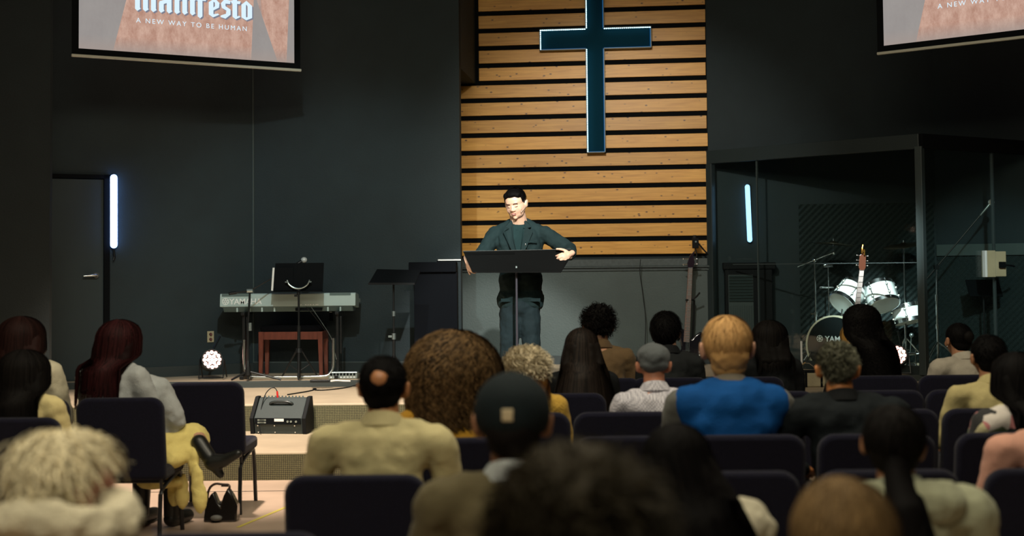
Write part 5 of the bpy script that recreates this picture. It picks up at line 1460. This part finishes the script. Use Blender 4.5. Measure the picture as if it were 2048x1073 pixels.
H['grey'] = hair_mat('hair_salt_pepper', (.12, .12, .085), .75)
DK = fab('dark_trousers', (.02, .02, .025)); BLK = fab('black_cloth', (.005, .006, .007), sheen=0)

# front row people
t, Mh, k, zs, Hc = person(1196, 608, 8.92, 'person with tousled black hair and a brown jacket, below the speaker', M['skin_brown'], fab('brown_jacket', (.12, .075, .035)), DK, sw=.20, collar=fab('brown_collar', (.10, .062, .03)), hairtop=.035)
curly_hair(t, Mh, H['black'], 11, .108, .115, .115, (0, -.02, .035), 900, .010, .05, .04, .06, w=.004)
t, Mh, k, zs, Hc = person(1333, 626, 8.92, 'dark-haired person with a silver earring in front of the flat grey cap', M['skin'], fab('charcoal_jacket', (.012, .014, .015), sheen=0), DK, sw=.20, collar=BLK, hairtop=.025, hyaw=-22)
short_hair(t, Mh, H['black'], 12, .022, 1300, .06, .35, lift=.1, top=.01)
MB().tube([Mh @ V((.092, -.01 + .013 * math.cos(a * .7), -.045 + .016 * math.sin(a * .7))) for a in range(9)], .003).build('earring', M['chrome'], t)
t, Mh, k, zs, Hc = person(1538, 640, 8.92, 'person with a smooth black bob beside the booth, in black', M['skin'], BLK, DK, sw=.18, hairtop=.02)
long_hair(t, Mh, H['black2'], 13, .125, .125, .11, .33, 1500, .003, 20, flare=.05, zs=zs)
t, Mh, k, zs, Hc = person(1722, 608, 8.92, 'person with very long curly black hair before the drum kit', M['skin_brown'], BLK, DK, sw=.18, hairtop=.02)
long_hair(t, Mh, H['black'], 14, .115, .12, .11, .58, 1900, .016, 90, flare=.06, zs=zs, lean=(.15, 0), w=.006, disp=.03, steps=26)
t, Mh, k, zs, Hc = person(1914, 645, 8.92, 'person with dark hair in a bun and a pale beige coat, turned aside', M['skin_brown'], fab('pale_coat', (.40, .36, .29)), DK, sw=.22, hyaw=6, collar=fab('pale_collar', (.42, .38, .31)), thick=.01, yaw_=.2)
short_hair(t, Mh, H['black'], 15, .008, 900, .05, .06, lift=.0)
MB().ball(Mh @ V((.01, -.115, .03)), (.042, .035, .042), sub=3).build('hair_bun', H['black2'], t)
MB().ball(Mh @ V((-.088, -.0, -.045)), .005).build('earring', M['chrome'], t)

# second row
t, Mh, k, zs, Hc = person(45, 632, 7.92, 'person with dark reddish hair and a cream puffed-sleeve top at the frame edge', M['skin'], fab('cream_top', (.62, .56, .40)), DK, sw=.21, hairtop=.02, thick=.015)
long_hair(t, Mh, H['redbrown'], 16, .135, .125, .11, .46, 1500, .004, 18, flare=.05, zs=zs)
t, Mh, k, zs, Hc = person(243, 640, 7.92, 'person with long dark red hair, light grey cardigan and yellow skirt', M['skin'], fab('grey_cardigan', (.40, .42, .42)), fab('yellow_skirt_base', (.62, .50, .16)), sw=.195, hairtop=.02, yaw_=-.30, hyaw=-5, legs=False, thick=.01)
long_hair(t, Mh, H['red'], 17, .14, .13, .115, .48, 1700, .006, 16, flare=.02, zs=zs, lean=(-.06, 0))
RW = t; RK = k
inv = (Matrix.Translation(t.location) @ Matrix.Rotation(-.30, 4, 'Z') @ Matrix.Scale(k, 4)).inverted()
def W2(px, py, Y): return inv @ at(px, py, Y)
YSK = 7.95
M['skirt'] = fab('yellow_skirt', (.80, .66, .23), var=.06)
s_ = MB().caps(W2(262, 768, 7.97), W2(318, 782, 7.97), .085, .080).caps(W2(318, 782, 7.97), W2(352, 842, 8.0), .080, .064).caps(W2(352, 842, 8.0), W2(335, 882, 8.05), .06, .045).caps(W2(290, 800, 7.99), W2(322, 860, 8.02), .09, .08)
blob('sleeve', s_, bpy.data.materials['grey_cardigan'], t, voxel=.012, sm=4, disp=.03, dsize=.11, disp2=.01, dsize2=.035)
s_ = MB()
hips = W2(275, 905, YSK); s_.ball(hips, (.20, .17, .13)); knee = W2(385, 878, YSK + .15)
s_.caps(hips, knee, .125, .10); s_.caps(W2(340, 915, YSK), W2(368, 905, YSK + .05), .07, .06)
s_.ball(W2(389, 925, YSK + .02), (.035, .03, .10)).ball(W2(394, 965, YSK - .03), (.040, .026, .12)).ball(W2(401, 1000, YSK - .04), (.050, .030, .09), rot=Matrix.Rotation(R(10), 3, 'Y'))
s_.ball(W2(318, 962, YSK + .2), (.17, .07, .055)).ball(W2(365, 985, YSK + .25), (.035, .05, .12)).ball(W2(348, 985, YSK + .27), (.05, .03, .10))
blob('skirt', s_, M['skirt'], t, voxel=.012, sm=3, disp=.035, dsize=.11, disp2=.008, dsize2=.035)
M['boot'] = mat('boot_leather', (.010, .011, .010), .38)
a = W2(398, 886, YSK + .05); b_ = W2(425, 925, YSK); c_ = W2(448, 922, YSK - .02); d_ = W2(476, 908, YSK - .05)
s_ = MB().caps(a, b_, .050, .044).caps(b_, c_, .052, .04).caps(c_, d_, .038, .026).caps(b_, W2(441, 950, YSK), .042, .024)
blob('boot', s_, M['boot'], t, voxel=.008, sm=3)
s_ = MB().caps(W2(395, 880, YSK + .1), W2(404, 893, YSK + .05), .052, .045)
s_.build('shin', M['skin'], t)
for sx in (-1, 1):
    MB().caps((sx * .11, .385, .32), (sx * .11, .375, .07), .060, .050).caps((sx * .11, .37, .05), (sx * .12, .54, .042), .048, .040).build('boot', M['boot'], t)
t, Mh, k, zs, Hc = person(1163, 655, 7.92, 'person with long straight dark brown hair hanging over a black top', M['skin'], BLK, DK, sw=.185, hairtop=.015)
long_hair(t, Mh, hair_mat('hair_straight_brown', (.013, .009, .007), .8, .6, .12), 18, .105, .11, .105, .56, 1900, .003, 12, flare=.26, zs=zs, w=.006)

# third row
t, Mh, k, zs, Hc = person(50, 700, 6.92, 'person with straight black hair and a yellow sleeve at the frame edge', M['skin'], fab('yellow_top', (.66, .55, .26)), DK, sw=.21, hairtop=.015, thick=.01)
long_hair(t, Mh, H['black2'], 19, .145, .13, .11, .46, 1600, .003, 16, flare=.03, zs=zs)
t, Mh, k, zs, Hc = person(1053, 690, 6.92, 'person with wavy ash blonde hair and mustard knitwear', M['skin'], fab('mustard_knit', (.46, .28, .045), bump=.8, bscale=90), DK, sw=.19, hairtop=.03)
curly_hair(t, Mh, H['ash'], 20, .125, .115, .105, (0, -.02, .03), 1700, .014, .04, .05, .08, down=.0, w=.005)
strands('lower_hair', t, hair_mat('hair_orange_brown', (.30, .13, .03), .4), Mh, (.11, .10, .08), .22, 500, 21, width=.006, steps=9, phi0=(70, 100), fa=70, drop=True, wave=.012, wfreq=60, flare=.1, zs=zs, azr=(90, 180))
t, Mh, k, zs, Hc = person(1306, 685, 6.92, 'person in a flat grey cap and white checked shirt with bare ears', mat('skin_ruddy', (.52, .22, .13), .5), fab('checked_shirt', (.50, .49, .52)), DK, sw=.21, hairtop=.02, hpitch=0, collar=fab('checked_collar', (.55, .54, .57)))
def checked(m, c1, c2, sc):
    nt = m.node_tree; b = nt.nodes['Principled BSDF']
    for l_ in list(b.inputs['Base Color'].links): nt.links.remove(l_)
    tc = nt.nodes.new('ShaderNodeTexCoord'); ck = nt.nodes.new('ShaderNodeTexChecker'); ck.inputs['Scale'].default_value = sc
    ck.inputs['Color1'].default_value = (*c1, 1); ck.inputs['Color2'].default_value = (*c2, 1)
    nt.links.new(tc.outputs['Object'], ck.inputs[0]); nt.links.new(ck.outputs[0], b.inputs['Base Color'])
for q in ('checked_shirt', 'checked_collar'): checked(bpy.data.materials[q], (.62, .60, .64), (.30, .29, .34), 110)
strands('hair_strands', t, hair_mat('hair_white', (.5, .45, .36), .3), Mh, (.078, .096, .088), .03, 500, 22, width=.004, steps=4, phi0=(95, 122), fa=70, nape=135, c0=(0, -.012, .028))
def flat_cap(t, Mh, m):
    r3 = Mh.to_3x3(); s = r3.col[0].length; rn = Matrix([(r3.col[i] / s) for i in range(3)]).transposed()
    b = MB(); b.ball(Mh @ V((0, -.018, .052)), [.094 * s, .110 * s, .078 * s], rot=rn, sub=3).ball(Mh @ V((0, -.05, .01)), [.082 * s, .070 * s, .05 * s], rot=rn, sub=3)
    o = blob('flat_cap', b, m, t, voxel=.008, sm=3, disp=.02, dsize=.06)
    MB().ball(Mh @ V((0, .10, .035)), [.062 * s, .05 * s, .010 * s], rot=rn, sub=3).build('cap_brim', m, t)
flat_cap(t, Mh, fab('grey_cap', (.085, .095, .10)))
t, Mh, k, zs, Hc = person(1974, 668, 6.92, 'person with short black hair in a khaki collared shirt', M['skin_brown'], fab('khaki_shirt', (.44, .37, .17)), DK, sw=.235, hairtop=.02, collar=fab('khaki_collar', (.46, .39, .18)), yaw_=.08)
short_hair(t, Mh, H['black'], 23, .010, 1200, .035, .2)

# fourth row
t, Mh, k, zs, Hc = person(906, 660, 5.95, 'person with a very big brown afro and a mustard top', M['skin_brown'], fab('mustard_top', (.50, .26, .025)), DK, sw=.22, hairtop=.09)
b = MB().ball(Mh @ V((0, -.03, -.01)), (.195, .17, .19), sub=3).ball(Mh @ V((0, -.05, -.13)), (.18, .13, .14), sub=3)
blob('hair', b, H['brown'], t, voxel=.012, sm=2, disp=.03, dsize=.05)
strands('hair_strands', t, H['brown'], Mh, (.218, .19, .20), .50, 3600, 24, width=.006, steps=26, phi0=(1, 85), fa=60, drop=True, wave=.014, wfreq=95, flare=-.12, end_jit=.5, c0=(0, -.03, .0), sw=.2, zs=.6)
t, Mh, k, zs, Hc = person(1452, 628, 5.95, 'person with ginger hair wearing a bright blue vest over grey', M['skin'], fab('grey_sleeves', (.11, .11, .10)), DK, sw=.235, hairtop=.02, collar=fab('grey_collar', (.16, .14, .11)), hk=1.14)
short_hair(t, Mh, H['ginger'], 25, .006, 2200, .07, .12, back=.012, nape=136)
MB().ball(Mh @ V((0, -.042, -.055)), (.076, .068, .075), sub=3).build('nape_hair', H['ginger'], t)
v = MB().ball((0, -.095, .76), (.19, .13, .20)).ball((0, -.085, zs - .12), (.225, .135, .14)).caps((-.17, -.085, zs - .04), (.17, -.085, zs - .04), .085).caps((-.08, -.09, zs + .0), (.08, -.09, zs + .0), .074).ball((0, -.105, zs - .05), (.16, .115, .12))
blob('vest', v, fab('blue_vest', (.001, .060, .23), var=.1, sheen=0), t, voxel=.014, sm=5, disp=.02, dsize=.11)
t, Mh, k, zs, Hc = person(1674, 683, 5.95, 'person with curly salt-and-pepper hair, glowing ears and a dark coat', mat('skin_warm', (.60, .24, .08), .5), fab('dark_coat', (.006, .009, .011), sheen=0), DK, sw=.26, hairtop=.02, collar=BLK, hyaw=-12, thick=.02, htilt=0)
curly_hair(t, Mh, H['grey'], 26, .085, .106, .098, (0, -.022, .032), 2600, .006, .015, .03, .03, w=.004, ears=True)
M['floral'] = fab('floral_blouse', (.5, .4, .35))
nt = M['floral'].node_tree; bb = nt.nodes['Principled BSDF']
for l_ in list(bb.inputs['Base Color'].links): nt.links.remove(l_)
tc = nt.nodes.new('ShaderNodeTexCoord'); vo = nt.nodes.new('ShaderNodeTexVoronoi'); vo.inputs['Scale'].default_value = 16
rp = nt.nodes.new('ShaderNodeValToRGB'); rp.color_ramp.interpolation = 'CONSTANT'
cols = [(0, (.55, .50, .30)), (.25, (.50, .20, .20)), (.45, (.03, .03, .03)), (.6, (.60, .55, .50)), (.8, (.10, .13, .07))]
while len(rp.color_ramp.elements) < 5: rp.color_ramp.elements.new(.5)
for e_, (p_, c_) in zip(rp.color_ramp.elements, cols): e_.position = p_; e_.color = (*c_, 1)
nt.links.new(tc.outputs['Object'], vo.inputs['Vector']); nt.links.new(vo.outputs['Color'], rp.inputs[0]); nt.links.new(rp.outputs[0], bb.inputs['Base Color'])
t, Mh, k, zs, Hc = person(2030, 703, 5.95, 'person with long dark hair and a floral blouse at the frame edge', M['skin'], M['floral'], DK, sw=.24, hairtop=.02, yaw_=.25, thick=.01)
long_hair(t, Mh, H['black'], 27, .125, .13, .11, .46, 1500, .005, 20, flare=.08, zs=zs)

# fifth row
t, Mh, k, zs, Hc = person(768, 712, 4.98, 'person with a bald spot in black hair and a pale khaki shirt', mat('skin_scalp', (.42, .18, .075), .45), fab('khaki_top', (.47, .41, .215)), DK, sw=.24, hairtop=.012, collar=fab('khaki_top_collar', (.47, .41, .22)), hyaw=-6, thick=.006)
b_ = MB(); short_hair(t, Mh, H['black'], 28, .008, 2300, .03, .2, w=.0035, hole=(Mh @ V((.004, -.12, .05)), .030))
MB().ball(Mh @ V((.004, -.104, .050)), (.036, .022, .036), rot=Matrix.Rotation(R(-22), 3, 'X'), sub=3).build('bald_patch', bpy.data.materials['skin_scalp'], t)
t, Mh, k, zs, Hc = person(2100, 735, 4.98, 'person in a salmon pink top cut off by the frame edge', M['skin'], fab('pink_top', (.58, .30, .22)), DK, sw=.25, hairtop=.02, thick=.01)
short_hair(t, Mh, H['black2'], 29, .02, 900, .05)

# nearest people
t, Mh, k, zs, Hc = person(1024, 748, 3.65, 'person in a dark ball cap and olive brown jacket', M['skin_brown'], fab('olive_jacket', (.11, .09, .045)), DK, sw=.22, hairtop=.012, collar=fab('white_tee', (.45, .48, .48)), hk=1.08, thick=.012)
short_hair(t, Mh, H['black2'], 30, .004, 900, .04, nape=140, back=.015)
r3 = Mh.to_3x3(); s = r3.col[0].length
b = MB().ball(Mh @ V((0, -.018, .030)), [.096 * s, .112 * s, .098 * s], sub=3).xf(Matrix())
bmesh.ops.bisect_plane(b.bm, geom=b.bm.verts[:] + b.bm.edges[:] + b.bm.faces[:], plane_co=Mh @ V((0, 0, -.012)), plane_no=(0, .12, -1), clear_outer=True)
M['cap'] = fab('cap_cloth', (.005, .010, .012), sheen=0)
co = b.build('ball_cap', M['cap'], t); sd = co.modifiers.new('thick', 'SOLIDIFY'); sd.thickness = .004; sd.offset = 1
MB().ball(Mh @ V((0, .13, .0)), (.075, .07, .008), sub=3).build('cap_visor', M['cap'], t)
pt_ = Mh @ V((-.012, -.018 - .110, .012 + .02))
MB().box(pt_ + V((0, -.004, 0)), (.030, .006, .034), Matrix.Rotation(R(8), 3, 'X')).build('cap_patch', fab('cream_patch', (.60, .50, .32)), t, bevel=.004)
MB().ball(Mh @ V((0, -.018, .129)), (.010, .010, .006)).build('cap_button', M['cap'], t)
t, Mh, k, zs, Hc = person(1352, 845, 3.85, 'person with very long black hair and a cream hooded top', M['skin'], fab('cream_hoodie', (.50, .46, .34)), DK, sw=.20, hairtop=.02, thick=.01)
blob('hood', MB().ball((.17, -.07, zs - .03), (.13, .10, .08), sub=3).ball((.24, -.06, zs - .06), (.09, .08, .07)), bpy.data.materials['cream_hoodie'], t, voxel=.012, sm=3, disp=.05, dsize=.08)
long_hair(t, Mh, H['black'], 31, .112, .115, .11, .62, 1900, .004, 14, flare=.16, zs=zs, lean=(.30, 0), w=.007)
t, Mh, k, zs, Hc = person(1783, 812, 3.85, 'person with dark ponytailed hair, bare ears and a sage hooded jacket', M['skin_brown'], fab('sage_jacket', (.34, .35, .235)), DK, sw=.245, hairtop=.015, collar=fab('sage_collar', (.23, .24, .17)), htilt=7, hyaw=-8, thick=.02)
short_hair(t, Mh, H['black2'], 32, .014, 1600, .06, .08)
strands('ponytail', t, H['black'], Mh, (.05, .108, .06), .52, 900, 33, width=.006, steps=12, phi0=(60, 95), fa=150, drop=True, wave=.004, wfreq=14, flare=.04, zs=zs, lean=(.16, -.34), sw=.2, azr=(145, 215), c0=(0, -.02, -.03))
b = MB().caps(Mh @ V((0, -.10, -.05)), Mh @ V((.03, -.19, -.18)), .040, .060).caps(Mh @ V((.03, -.19, -.18)), Mh @ V((.07, -.23, -.42)), .062, .055)
blob('ponytail_core', b, H['black'], t, voxel=.01, sm=3)
b = MB().ball((.05, -.13, zs + .0), (.15, .08, .075)).ball((.12, -.10, zs + .02), (.07, .06, .05))
blob('hood', b, bpy.data.materials['sage_jacket'], t, voxel=.012, sm=4, disp=.03, dsize=.06)
t, Mh, k, zs, Hc = person(150, 868, 3.05, 'person with short blonde hair in profile, cream collar and dark coat', M['skin_pink'], fab('black_coat', (.014, .020, .018)), DK, sw=.24, hairtop=.025, hyaw=-58, hpitch=-14, thick=.02)
curly_hair(t, Mh, H['blonde'], 34, .086, .100, .102, (0, -.045, .040), 3600, .0045, .035, .06, .13, w=.006, fcut=(78, 50))
c = MB(); c.tube([V((.13 * math.sin(a_ * .45), -.06 + .10 * math.cos(a_ * .45), zs + .10 + .015 * math.sin(a_))) for a_ in range(15)], .058, seg=10)
blob('fleece_collar', c, fab('cream_fleece', (.62, .56, .40), bump=.8, bscale=70), t, voxel=.01, sm=3, disp=.03, dsize=.05)
t, Mh, k, zs, Hc = person(1152, 875, 2.12, 'person with fuzzy dark brown curls, closest to the camera', M['skin'], fab('dark_shirt', (.02, .02, .02)), DK, sw=.20, hairtop=.03)
curly_hair(t, Mh, H['darkbrown'], 35, .142, .132, .128, (0, -.03, .02), 3600, .009, .03, .04, .07, down=.07, w=.003)
t, Mh, k, zs, Hc = person(1683, 970, 2.62, 'person with golden brown hair low at the bottom of the view', M['skin'], BLK, DK, sw=.19, hairtop=.02)
short_hair(t, Mh, H['gold'], 36, .032, 3000, .07, .12, w=.003)
# ------------------------------------------------------------ speaker on the step
YSP = 11.5
sp = thing('person', 'standing person in a dark green blazer gripping the wide music stand', 'person', (0.03, YSP, ZS2))
SO = V(sp.location)
def S(px, py, Y=YSP): return at(px, py, Y) - SO
hc = S(1032, 409, YSP - .10); HK = 1.12
MhS = Matrix.Translation(hc) @ Matrix.Rotation(math.pi, 4, 'Z') @ Euler((R(-17), R(6), R(-20)), 'YXZ').to_matrix().to_4x4() @ Matrix.Scale(HK, 4)
shR = S(1088, 468, YSP - .02); shL = S(990, 470, YSP + .02)
elR = S(1140, 500, YSP - .08); elL = S(958, 520, YSP - .12)
wrR = S(1139, 513, YD + .10); wrL = S(934, 518, YD + .15)
nk = (shR + shL) / 2; nk.z += .105
waist = S(1041, 570, YSP + .03); hip = S(1040, 612, YSP + .03)
b = MB(); add_head(b, MhS, True)
b.caps(nk + V((0, .0, -.03)), hc + V((.01, .03, -.07)), .082, .070)
b.ball(nk + V((0, .02, -.16)), (.19, .11, .17)).ball(waist, (.15, .10, .17)).ball(hip, (.16, .11, .13))
b.caps(shL, shR, .055)
for s, sh, e, wv in ((1, shR, elR, wrR), (-1, shL, elL, wrL)):
    b.caps(sh, e, .052, .042).caps(e, wv, .042, .028)
    ft = V((hip.x + s * .11, .06, .09)); kn = V((hip.x + s * .10, .0, .52))
    b.caps(hip + V((s * .08, 0, -.03)), kn, .085, .06).caps(kn, ft, .055, .038)
# hands: fingers curl over the desk edges
add_hand(b, S(1141, 508, YD + .08), V((-.60, -.50, -.28)), V((-.55, .70, -.25)), -1, 1.1, 1.0, thumb=.6)
add_hand(b, S(934, 519, YD + .12), V((.22, -.55, -.65)), V((.75, .45, .2)), -1, 1.1, .6, thumb=.5)
blob('body', b, M['skin_face'], sp, voxel=.0055, sm=2)
def F3(p): return MhS @ V(p)
r3s = MhS.to_3x3(); ss = r3s.col[0].length; rns = Matrix([(r3s.col[i] / ss) for i in range(3)]).transposed()
def FB(mb, c, r, sub=2): return mb.ball(F3(c), [q * ss for q in r], rot=rns, sub=sub)
M['brow'] = mat('brow', (.02, .012, .01), .7)
M['lip'] = mat('lips', (.42, .13, .11), .4)
for s in (-1, 1):
    MB().tube([F3((s * .013, .094, .022)), F3((s * .028, .094, .027)), F3((s * .047, .080, .020))], .0024 * ss, seg=6, smooth=1).build('eyebrow', M['brow'], sp)
    FB(MB(), (s * .028, .0795, .003), (.0135, .008, .0075)).build('eyelid', M['skin_face'], sp)
    MB().tube([F3((s * .014, .0865, -.001)), F3((s * .028, .0885, -.0045)), F3((s * .043, .081, .0))], .0016 * ss, seg=6, smooth=1).build('eyelashes', M['brow'], sp)
b = FB(MB(), (0, .0905, -.054), (.0215, .005, .0032)); FB(b, (0, .0885, -.064), (.0175, .006, .0042)); b.build('lips', M['lip'], sp)
FB(MB(), (0, .0945, -.0585), (.012, .002, .0014)).build('teeth', M['white'], sp)
# hair: short sides, swept quiff
b = MB()
FB(b, (0, -.024, .054), (.082, .088, .074), 3); FB(b, (0, .020, .092), (.066, .068, .038), 3); FB(b, (0, -.045, .01), (.076, .055, .075), 3)
for s in (-1, 1): FB(b, (s * .042, .040, .084), (.032, .038, .028), 3); FB(b, (s * .071, .012, .050), (.012, .030, .034), 3)
blob('hair', b, H['black'], sp, voxel=.005, sm=2, disp=.008, dsize=.02)
strands('hair_strands', sp, H['black'], MhS, (.083, .094, .094), .04, 1500, 77, width=.003, steps=5, phi0=(0, 85), fa=80, lift=.06, messy=.15, c0=(0, -.012, .040), azr=(70, 290))
b = MB()
for s in (-1, 1): FB(b, (s * .073, -.012, .022), (.010, .032, .036))
b.build('sideburn', mat('short_sides', (.035, .022, .018), .8), sp)
# headset microphone
MB().tube([F3((-.086, .0, .0)), F3((-.084, .04, -.03)), F3((-.066, .074, -.045))], .0016, seg=6, smooth=1).ball(F3((-.064, .080, -.047)), .006).build('headset_microphone', mat('headset', (.6, .45, .35), .5), sp)
# polo shirt
M['polo'] = fab('polo_shirt', (.010, .030, .032), bscale=260, sheen=0)
b = MB().ball(nk + V((-.0, -.012, -.15)), (.14, .115, .18)).ball(nk + V((0, -.0, -.05)), (.10, .085, .06))
blob('polo_shirt', b, M['polo'], sp, voxel=.01, sm=3)
c = MB(); seg = 26; vs = []; prof = [(.092, .0), (.088, .045), (.094, .050), (.110, .012), (.116, -.015)]
for r_, z_ in prof:
    for i in range(seg):
        a = 2 * math.pi * i / seg; fr = .5 + .5 * math.cos(a)
        vs.append(nk + V((r_ * math.sin(a), -.0 - r_ * math.cos(a), .005 + z_ * (1 - .45 * fr) - .055 * fr)))
c._add(vs, [(j * seg + i, j * seg + (i + 1) % seg, (j + 1) * seg + (i + 1) % seg, (j + 1) * seg + i) for j in range(4) for i in range(seg)])
co = c.build('shirt_collar', M['polo'], sp); m_ = co.modifiers.new('t', 'SOLIDIFY'); m_.thickness = .004
q = MB()
for k in range(3): q.ball(nk + V((-.022, -.125 - .004 * k, -.085 - .055 * k)), (.006, .003, .006))
q.build('shirt_buttons', mat('button', (.06, .09, .09), .3), sp)
MB().box(nk + V((-.022, -.126, -.14)), (.026, .004, .15), Matrix.Rotation(R(3), 3, 'X')).build('shirt_placket', M['polo'], sp, bevel=.002)
# blazer: solid grown shape with the chest V left open by the lapels
M['blazer'] = fab('blazer', (.010, .024, .026), bscale=300, bump=.25, sheen=0)
b = MB()
hem = S(1041, 600, YSP + .03)
for dx in (-.075, .075):
    b.ball(nk + V((dx * 1.25, .01, -.18)), (.125, .145, .17)).ball(waist + V((dx, 0, .04)), (.125, .140, .20)).ball(hem + V((dx * 1.0, 0, .03)), (.135, .145, .085))
b.caps(hem + V((-.10, 0, -.01)), hem + V((.10, 0, -.01)), .115)
b.ball(nk + V((0, .05, -.10)), (.17, .10, .13))
b.caps(shL + V((.0, 0, -.0)), shR, .066).caps(nk + V((-.07, .01, -.015)), shL + V((.02, 0, .01)), .055, .062).caps(nk + V((.07, .01, -.015)), shR + V((-.02, 0, .01)), .055, .062)
for s, sh, e, wv in ((1, shR, elR, wrR), (-1, shL, elL, wrL)):
    b.caps(sh, e, .078, .064).caps(e, e.lerp(wv, .84), .062, .050)
bz_ = blob('blazer', b, M['blazer'], sp, voxel=.010, sm=4, disp=.026, dsize=.11, disp2=.010, dsize2=.035)
# lapels as folded cloth strips lying on the chest
def lapel(s):
    y = -.155
    pts = [(s * .060, -.02, .035), (s * .118, y + .055, -.045), (s * .082, y + .035, -.055), (s * .132, y + .02, -.085), (s * .075, y - .01, -.22), (s * .012, y - .018, -.34), (s * .004, y - .020, -.34), (s * .040, y - .002, -.16), (s * .062, y + .05, -.04), (s * .052, y + .08, .02)]
    mb = MB(); P = [nk + V((x - .012, yy, z)) for x, yy, z in pts]
    mb._add(P, [tuple(range(len(P)))])
    bmesh.ops.triangulate(mb.bm, faces=mb.bm.faces)
    o = mb.build('lapel', M['blazer'], sp, smooth=False); q = o.modifiers.new('t', 'SOLIDIFY'); q.thickness = .007; q.offset = 0
lapel(-1); lapel(1)
M['polo_v'] = M['polo']
mb = MB(); P = [nk + V(p) for p in ((-.058, -.118, -.035), (.034, -.118, -.035), (.022, -.150, -.16), (-.008, -.166, -.34), (-.018, -.166, -.34), (-.050, -.150, -.16))]
mb._add(P, [tuple(range(6))]); o = mb.build('shirt_front', M['polo'], sp, smooth=False); q = o.modifiers.new('t', 'SOLIDIFY'); q.thickness = .006; q.offset = 0
MB().ball(nk + V((.052, -.166, -.20)), (.007, .004, .010)).build('lapel_pin', M['chrome'], sp)
MB().box(nk + V((.115, -.160, -.175)), (.085, .006, .012), Matrix.Rotation(R(-8), 3, 'Y')).build('chest_pocket', M['blazer'], sp, bevel=.002)
for s in (-1, 1):
    MB().box(hem + V((s * .13, -.135, .0)), (.10, .012, .03), Matrix.Rotation(R(-s * 25), 3, 'Z')).build('pocket_flap', M['blazer'], sp, bevel=.003)
# trousers and shoes
b = MB(); b.ball(hip + V((0, 0, -.0)), (.175, .13, .12))
for s in (-1, 1):
    ft = V((hip.x + s * .11, .05, .07)); kn = V((hip.x + s * .10, .0, .52))
    b.caps(hip + V((s * .08, 0, -.04)), kn, .108, .085).caps(kn, ft, .085, .072)
blob('trousers', b, fab('trousers_green', (.009, .019, .023), bump=.2, sheen=0), sp, voxel=.012, sm=4, disp=.03, dsize=.11, disp2=.008, dsize2=.035)
for s in (-1, 1):
    x = hip.x + s * .11
    MB().caps((x, .05, .05), (x + s * .02, -.13, .04), .048, .040).span((x - .045, -.18, 0), (x + .05, .1, .015)).build('shoe', M['boot'], sp)

# ------------------------------------------------------------ bag, tape, small floor things
q = atz(440, 1045, 0)
bag = thing('handbag', 'black slouchy leather handbag standing on the floor by the yellow skirt', 'handbag', (q.x, q.y + .05, 0))
M['bag'] = mat('bag_leather', (.008, .006, .006), .25, coat=.5)
M['strap'] = mat('strap_leather', (.05, .03, .025), .4)
kk = q.y / F
def bg_(x, y, py): return (atz(x, 1045, 0).x - q.x, y, (1045 - py) * kk)
hw_ = 33 * kk
b = MB()
b.prism([(-hw_, 0), (hw_, 0), (hw_ * 1.02, .10), (hw_ * .72, .17), (hw_ * .42, .22), (hw_ * .15, .16), (0, .10), (-hw_ * .15, .12), (-hw_ * .4, .19), (-hw_ * .6, .18), (-hw_ * .92, .10)], lambda u, v, k: (u * (1 - .0 * k), -.06 + .12 * k + (.03 if k == 0 else -.03) * (v / .22), v))
b.build('body', M['bag'], bag, bevel=.012, bseg=3)
MB().tube([(-hw_ * .85, 0, .08), (-hw_ * .85, 0, .20), (-hw_ * .45, 0, .245), (hw_ * .1, 0, .235), (hw_ * .5, 0, .235), (hw_ * .45, 0, .19)], .008, smooth=2).build('handle', M['strap'], bag)
MB().box((hw_ * .3, -.04, .235), (.05, .02, .012)).build('strap_slider', M['bag'], bag, smooth=False)
MB().ball((-.02, -.07, .03), (.04, .03, .02)).build('pouch', mat('pouch_grey', (.12, .12, .11), .6), bag)
a = atz(490, 1050, 0); b = atz(571, 1016, 0)
d = (b - a)
t = thing('floor_tape', 'yellow tape line stuck on the tan floor behind the empty chair', 'floor tape', (a.x, a.y, .0015), math.atan2(d.y, d.x))
MB().span((-.1, -.012, 0), (d.length + .5, .012, .0012)).build('tape_strip', mat('yellow_tape', (.62, .52, .10), .5), t, smooth=False)
a = atz(250, 986, 0); b = atz(570, 986, 0)
t = thing('floor_tape', 'thin dark seam line across the tan floor before the steps', 'floor seam', (a.x, a.y, .001), 0)
MB().span((-2, -.006, 0), (b.x - a.x + 6, .006, .0008)).build('seam_strip', M['rubber'], t, smooth=False)

# ------------------------------------------------------------ small pieces go under the part they sit on
def nest(part_names, under):
    for root in [o for o in C.objects if o.parent is None and 'category' in o]:
        base = [c for c in root.children if c.name.split('.')[0] == under]
        if not base: continue
        for c in [c for c in root.children if c.name.split('.')[0] in part_names]:
            c.parent = base[0]
nest(('tuning_peg',), 'headstock'); nest(('strings',), 'neck'); nest(('frets',), 'neck')
nest(('tension_rod',), 'shell')
nest(('sockets', 'rating_label'), 'rear_panel')
nest(('speaker_strip', 'port_labels', 'port_recess', 'round_emblem'), 'case')
nest(('lapel', 'lapel_pin', 'chest_pocket', 'pocket_flap'), 'blazer')
nest(('cap_visor', 'cap_patch', 'cap_button'), 'ball_cap'); nest(('cap_brim',), 'flat_cap')
nest(('desk_rim', 'desk_lip', 'desk_ridge', 'desk_bracket'), 'desk')
nest(('glass_joint',), 'front_glass')
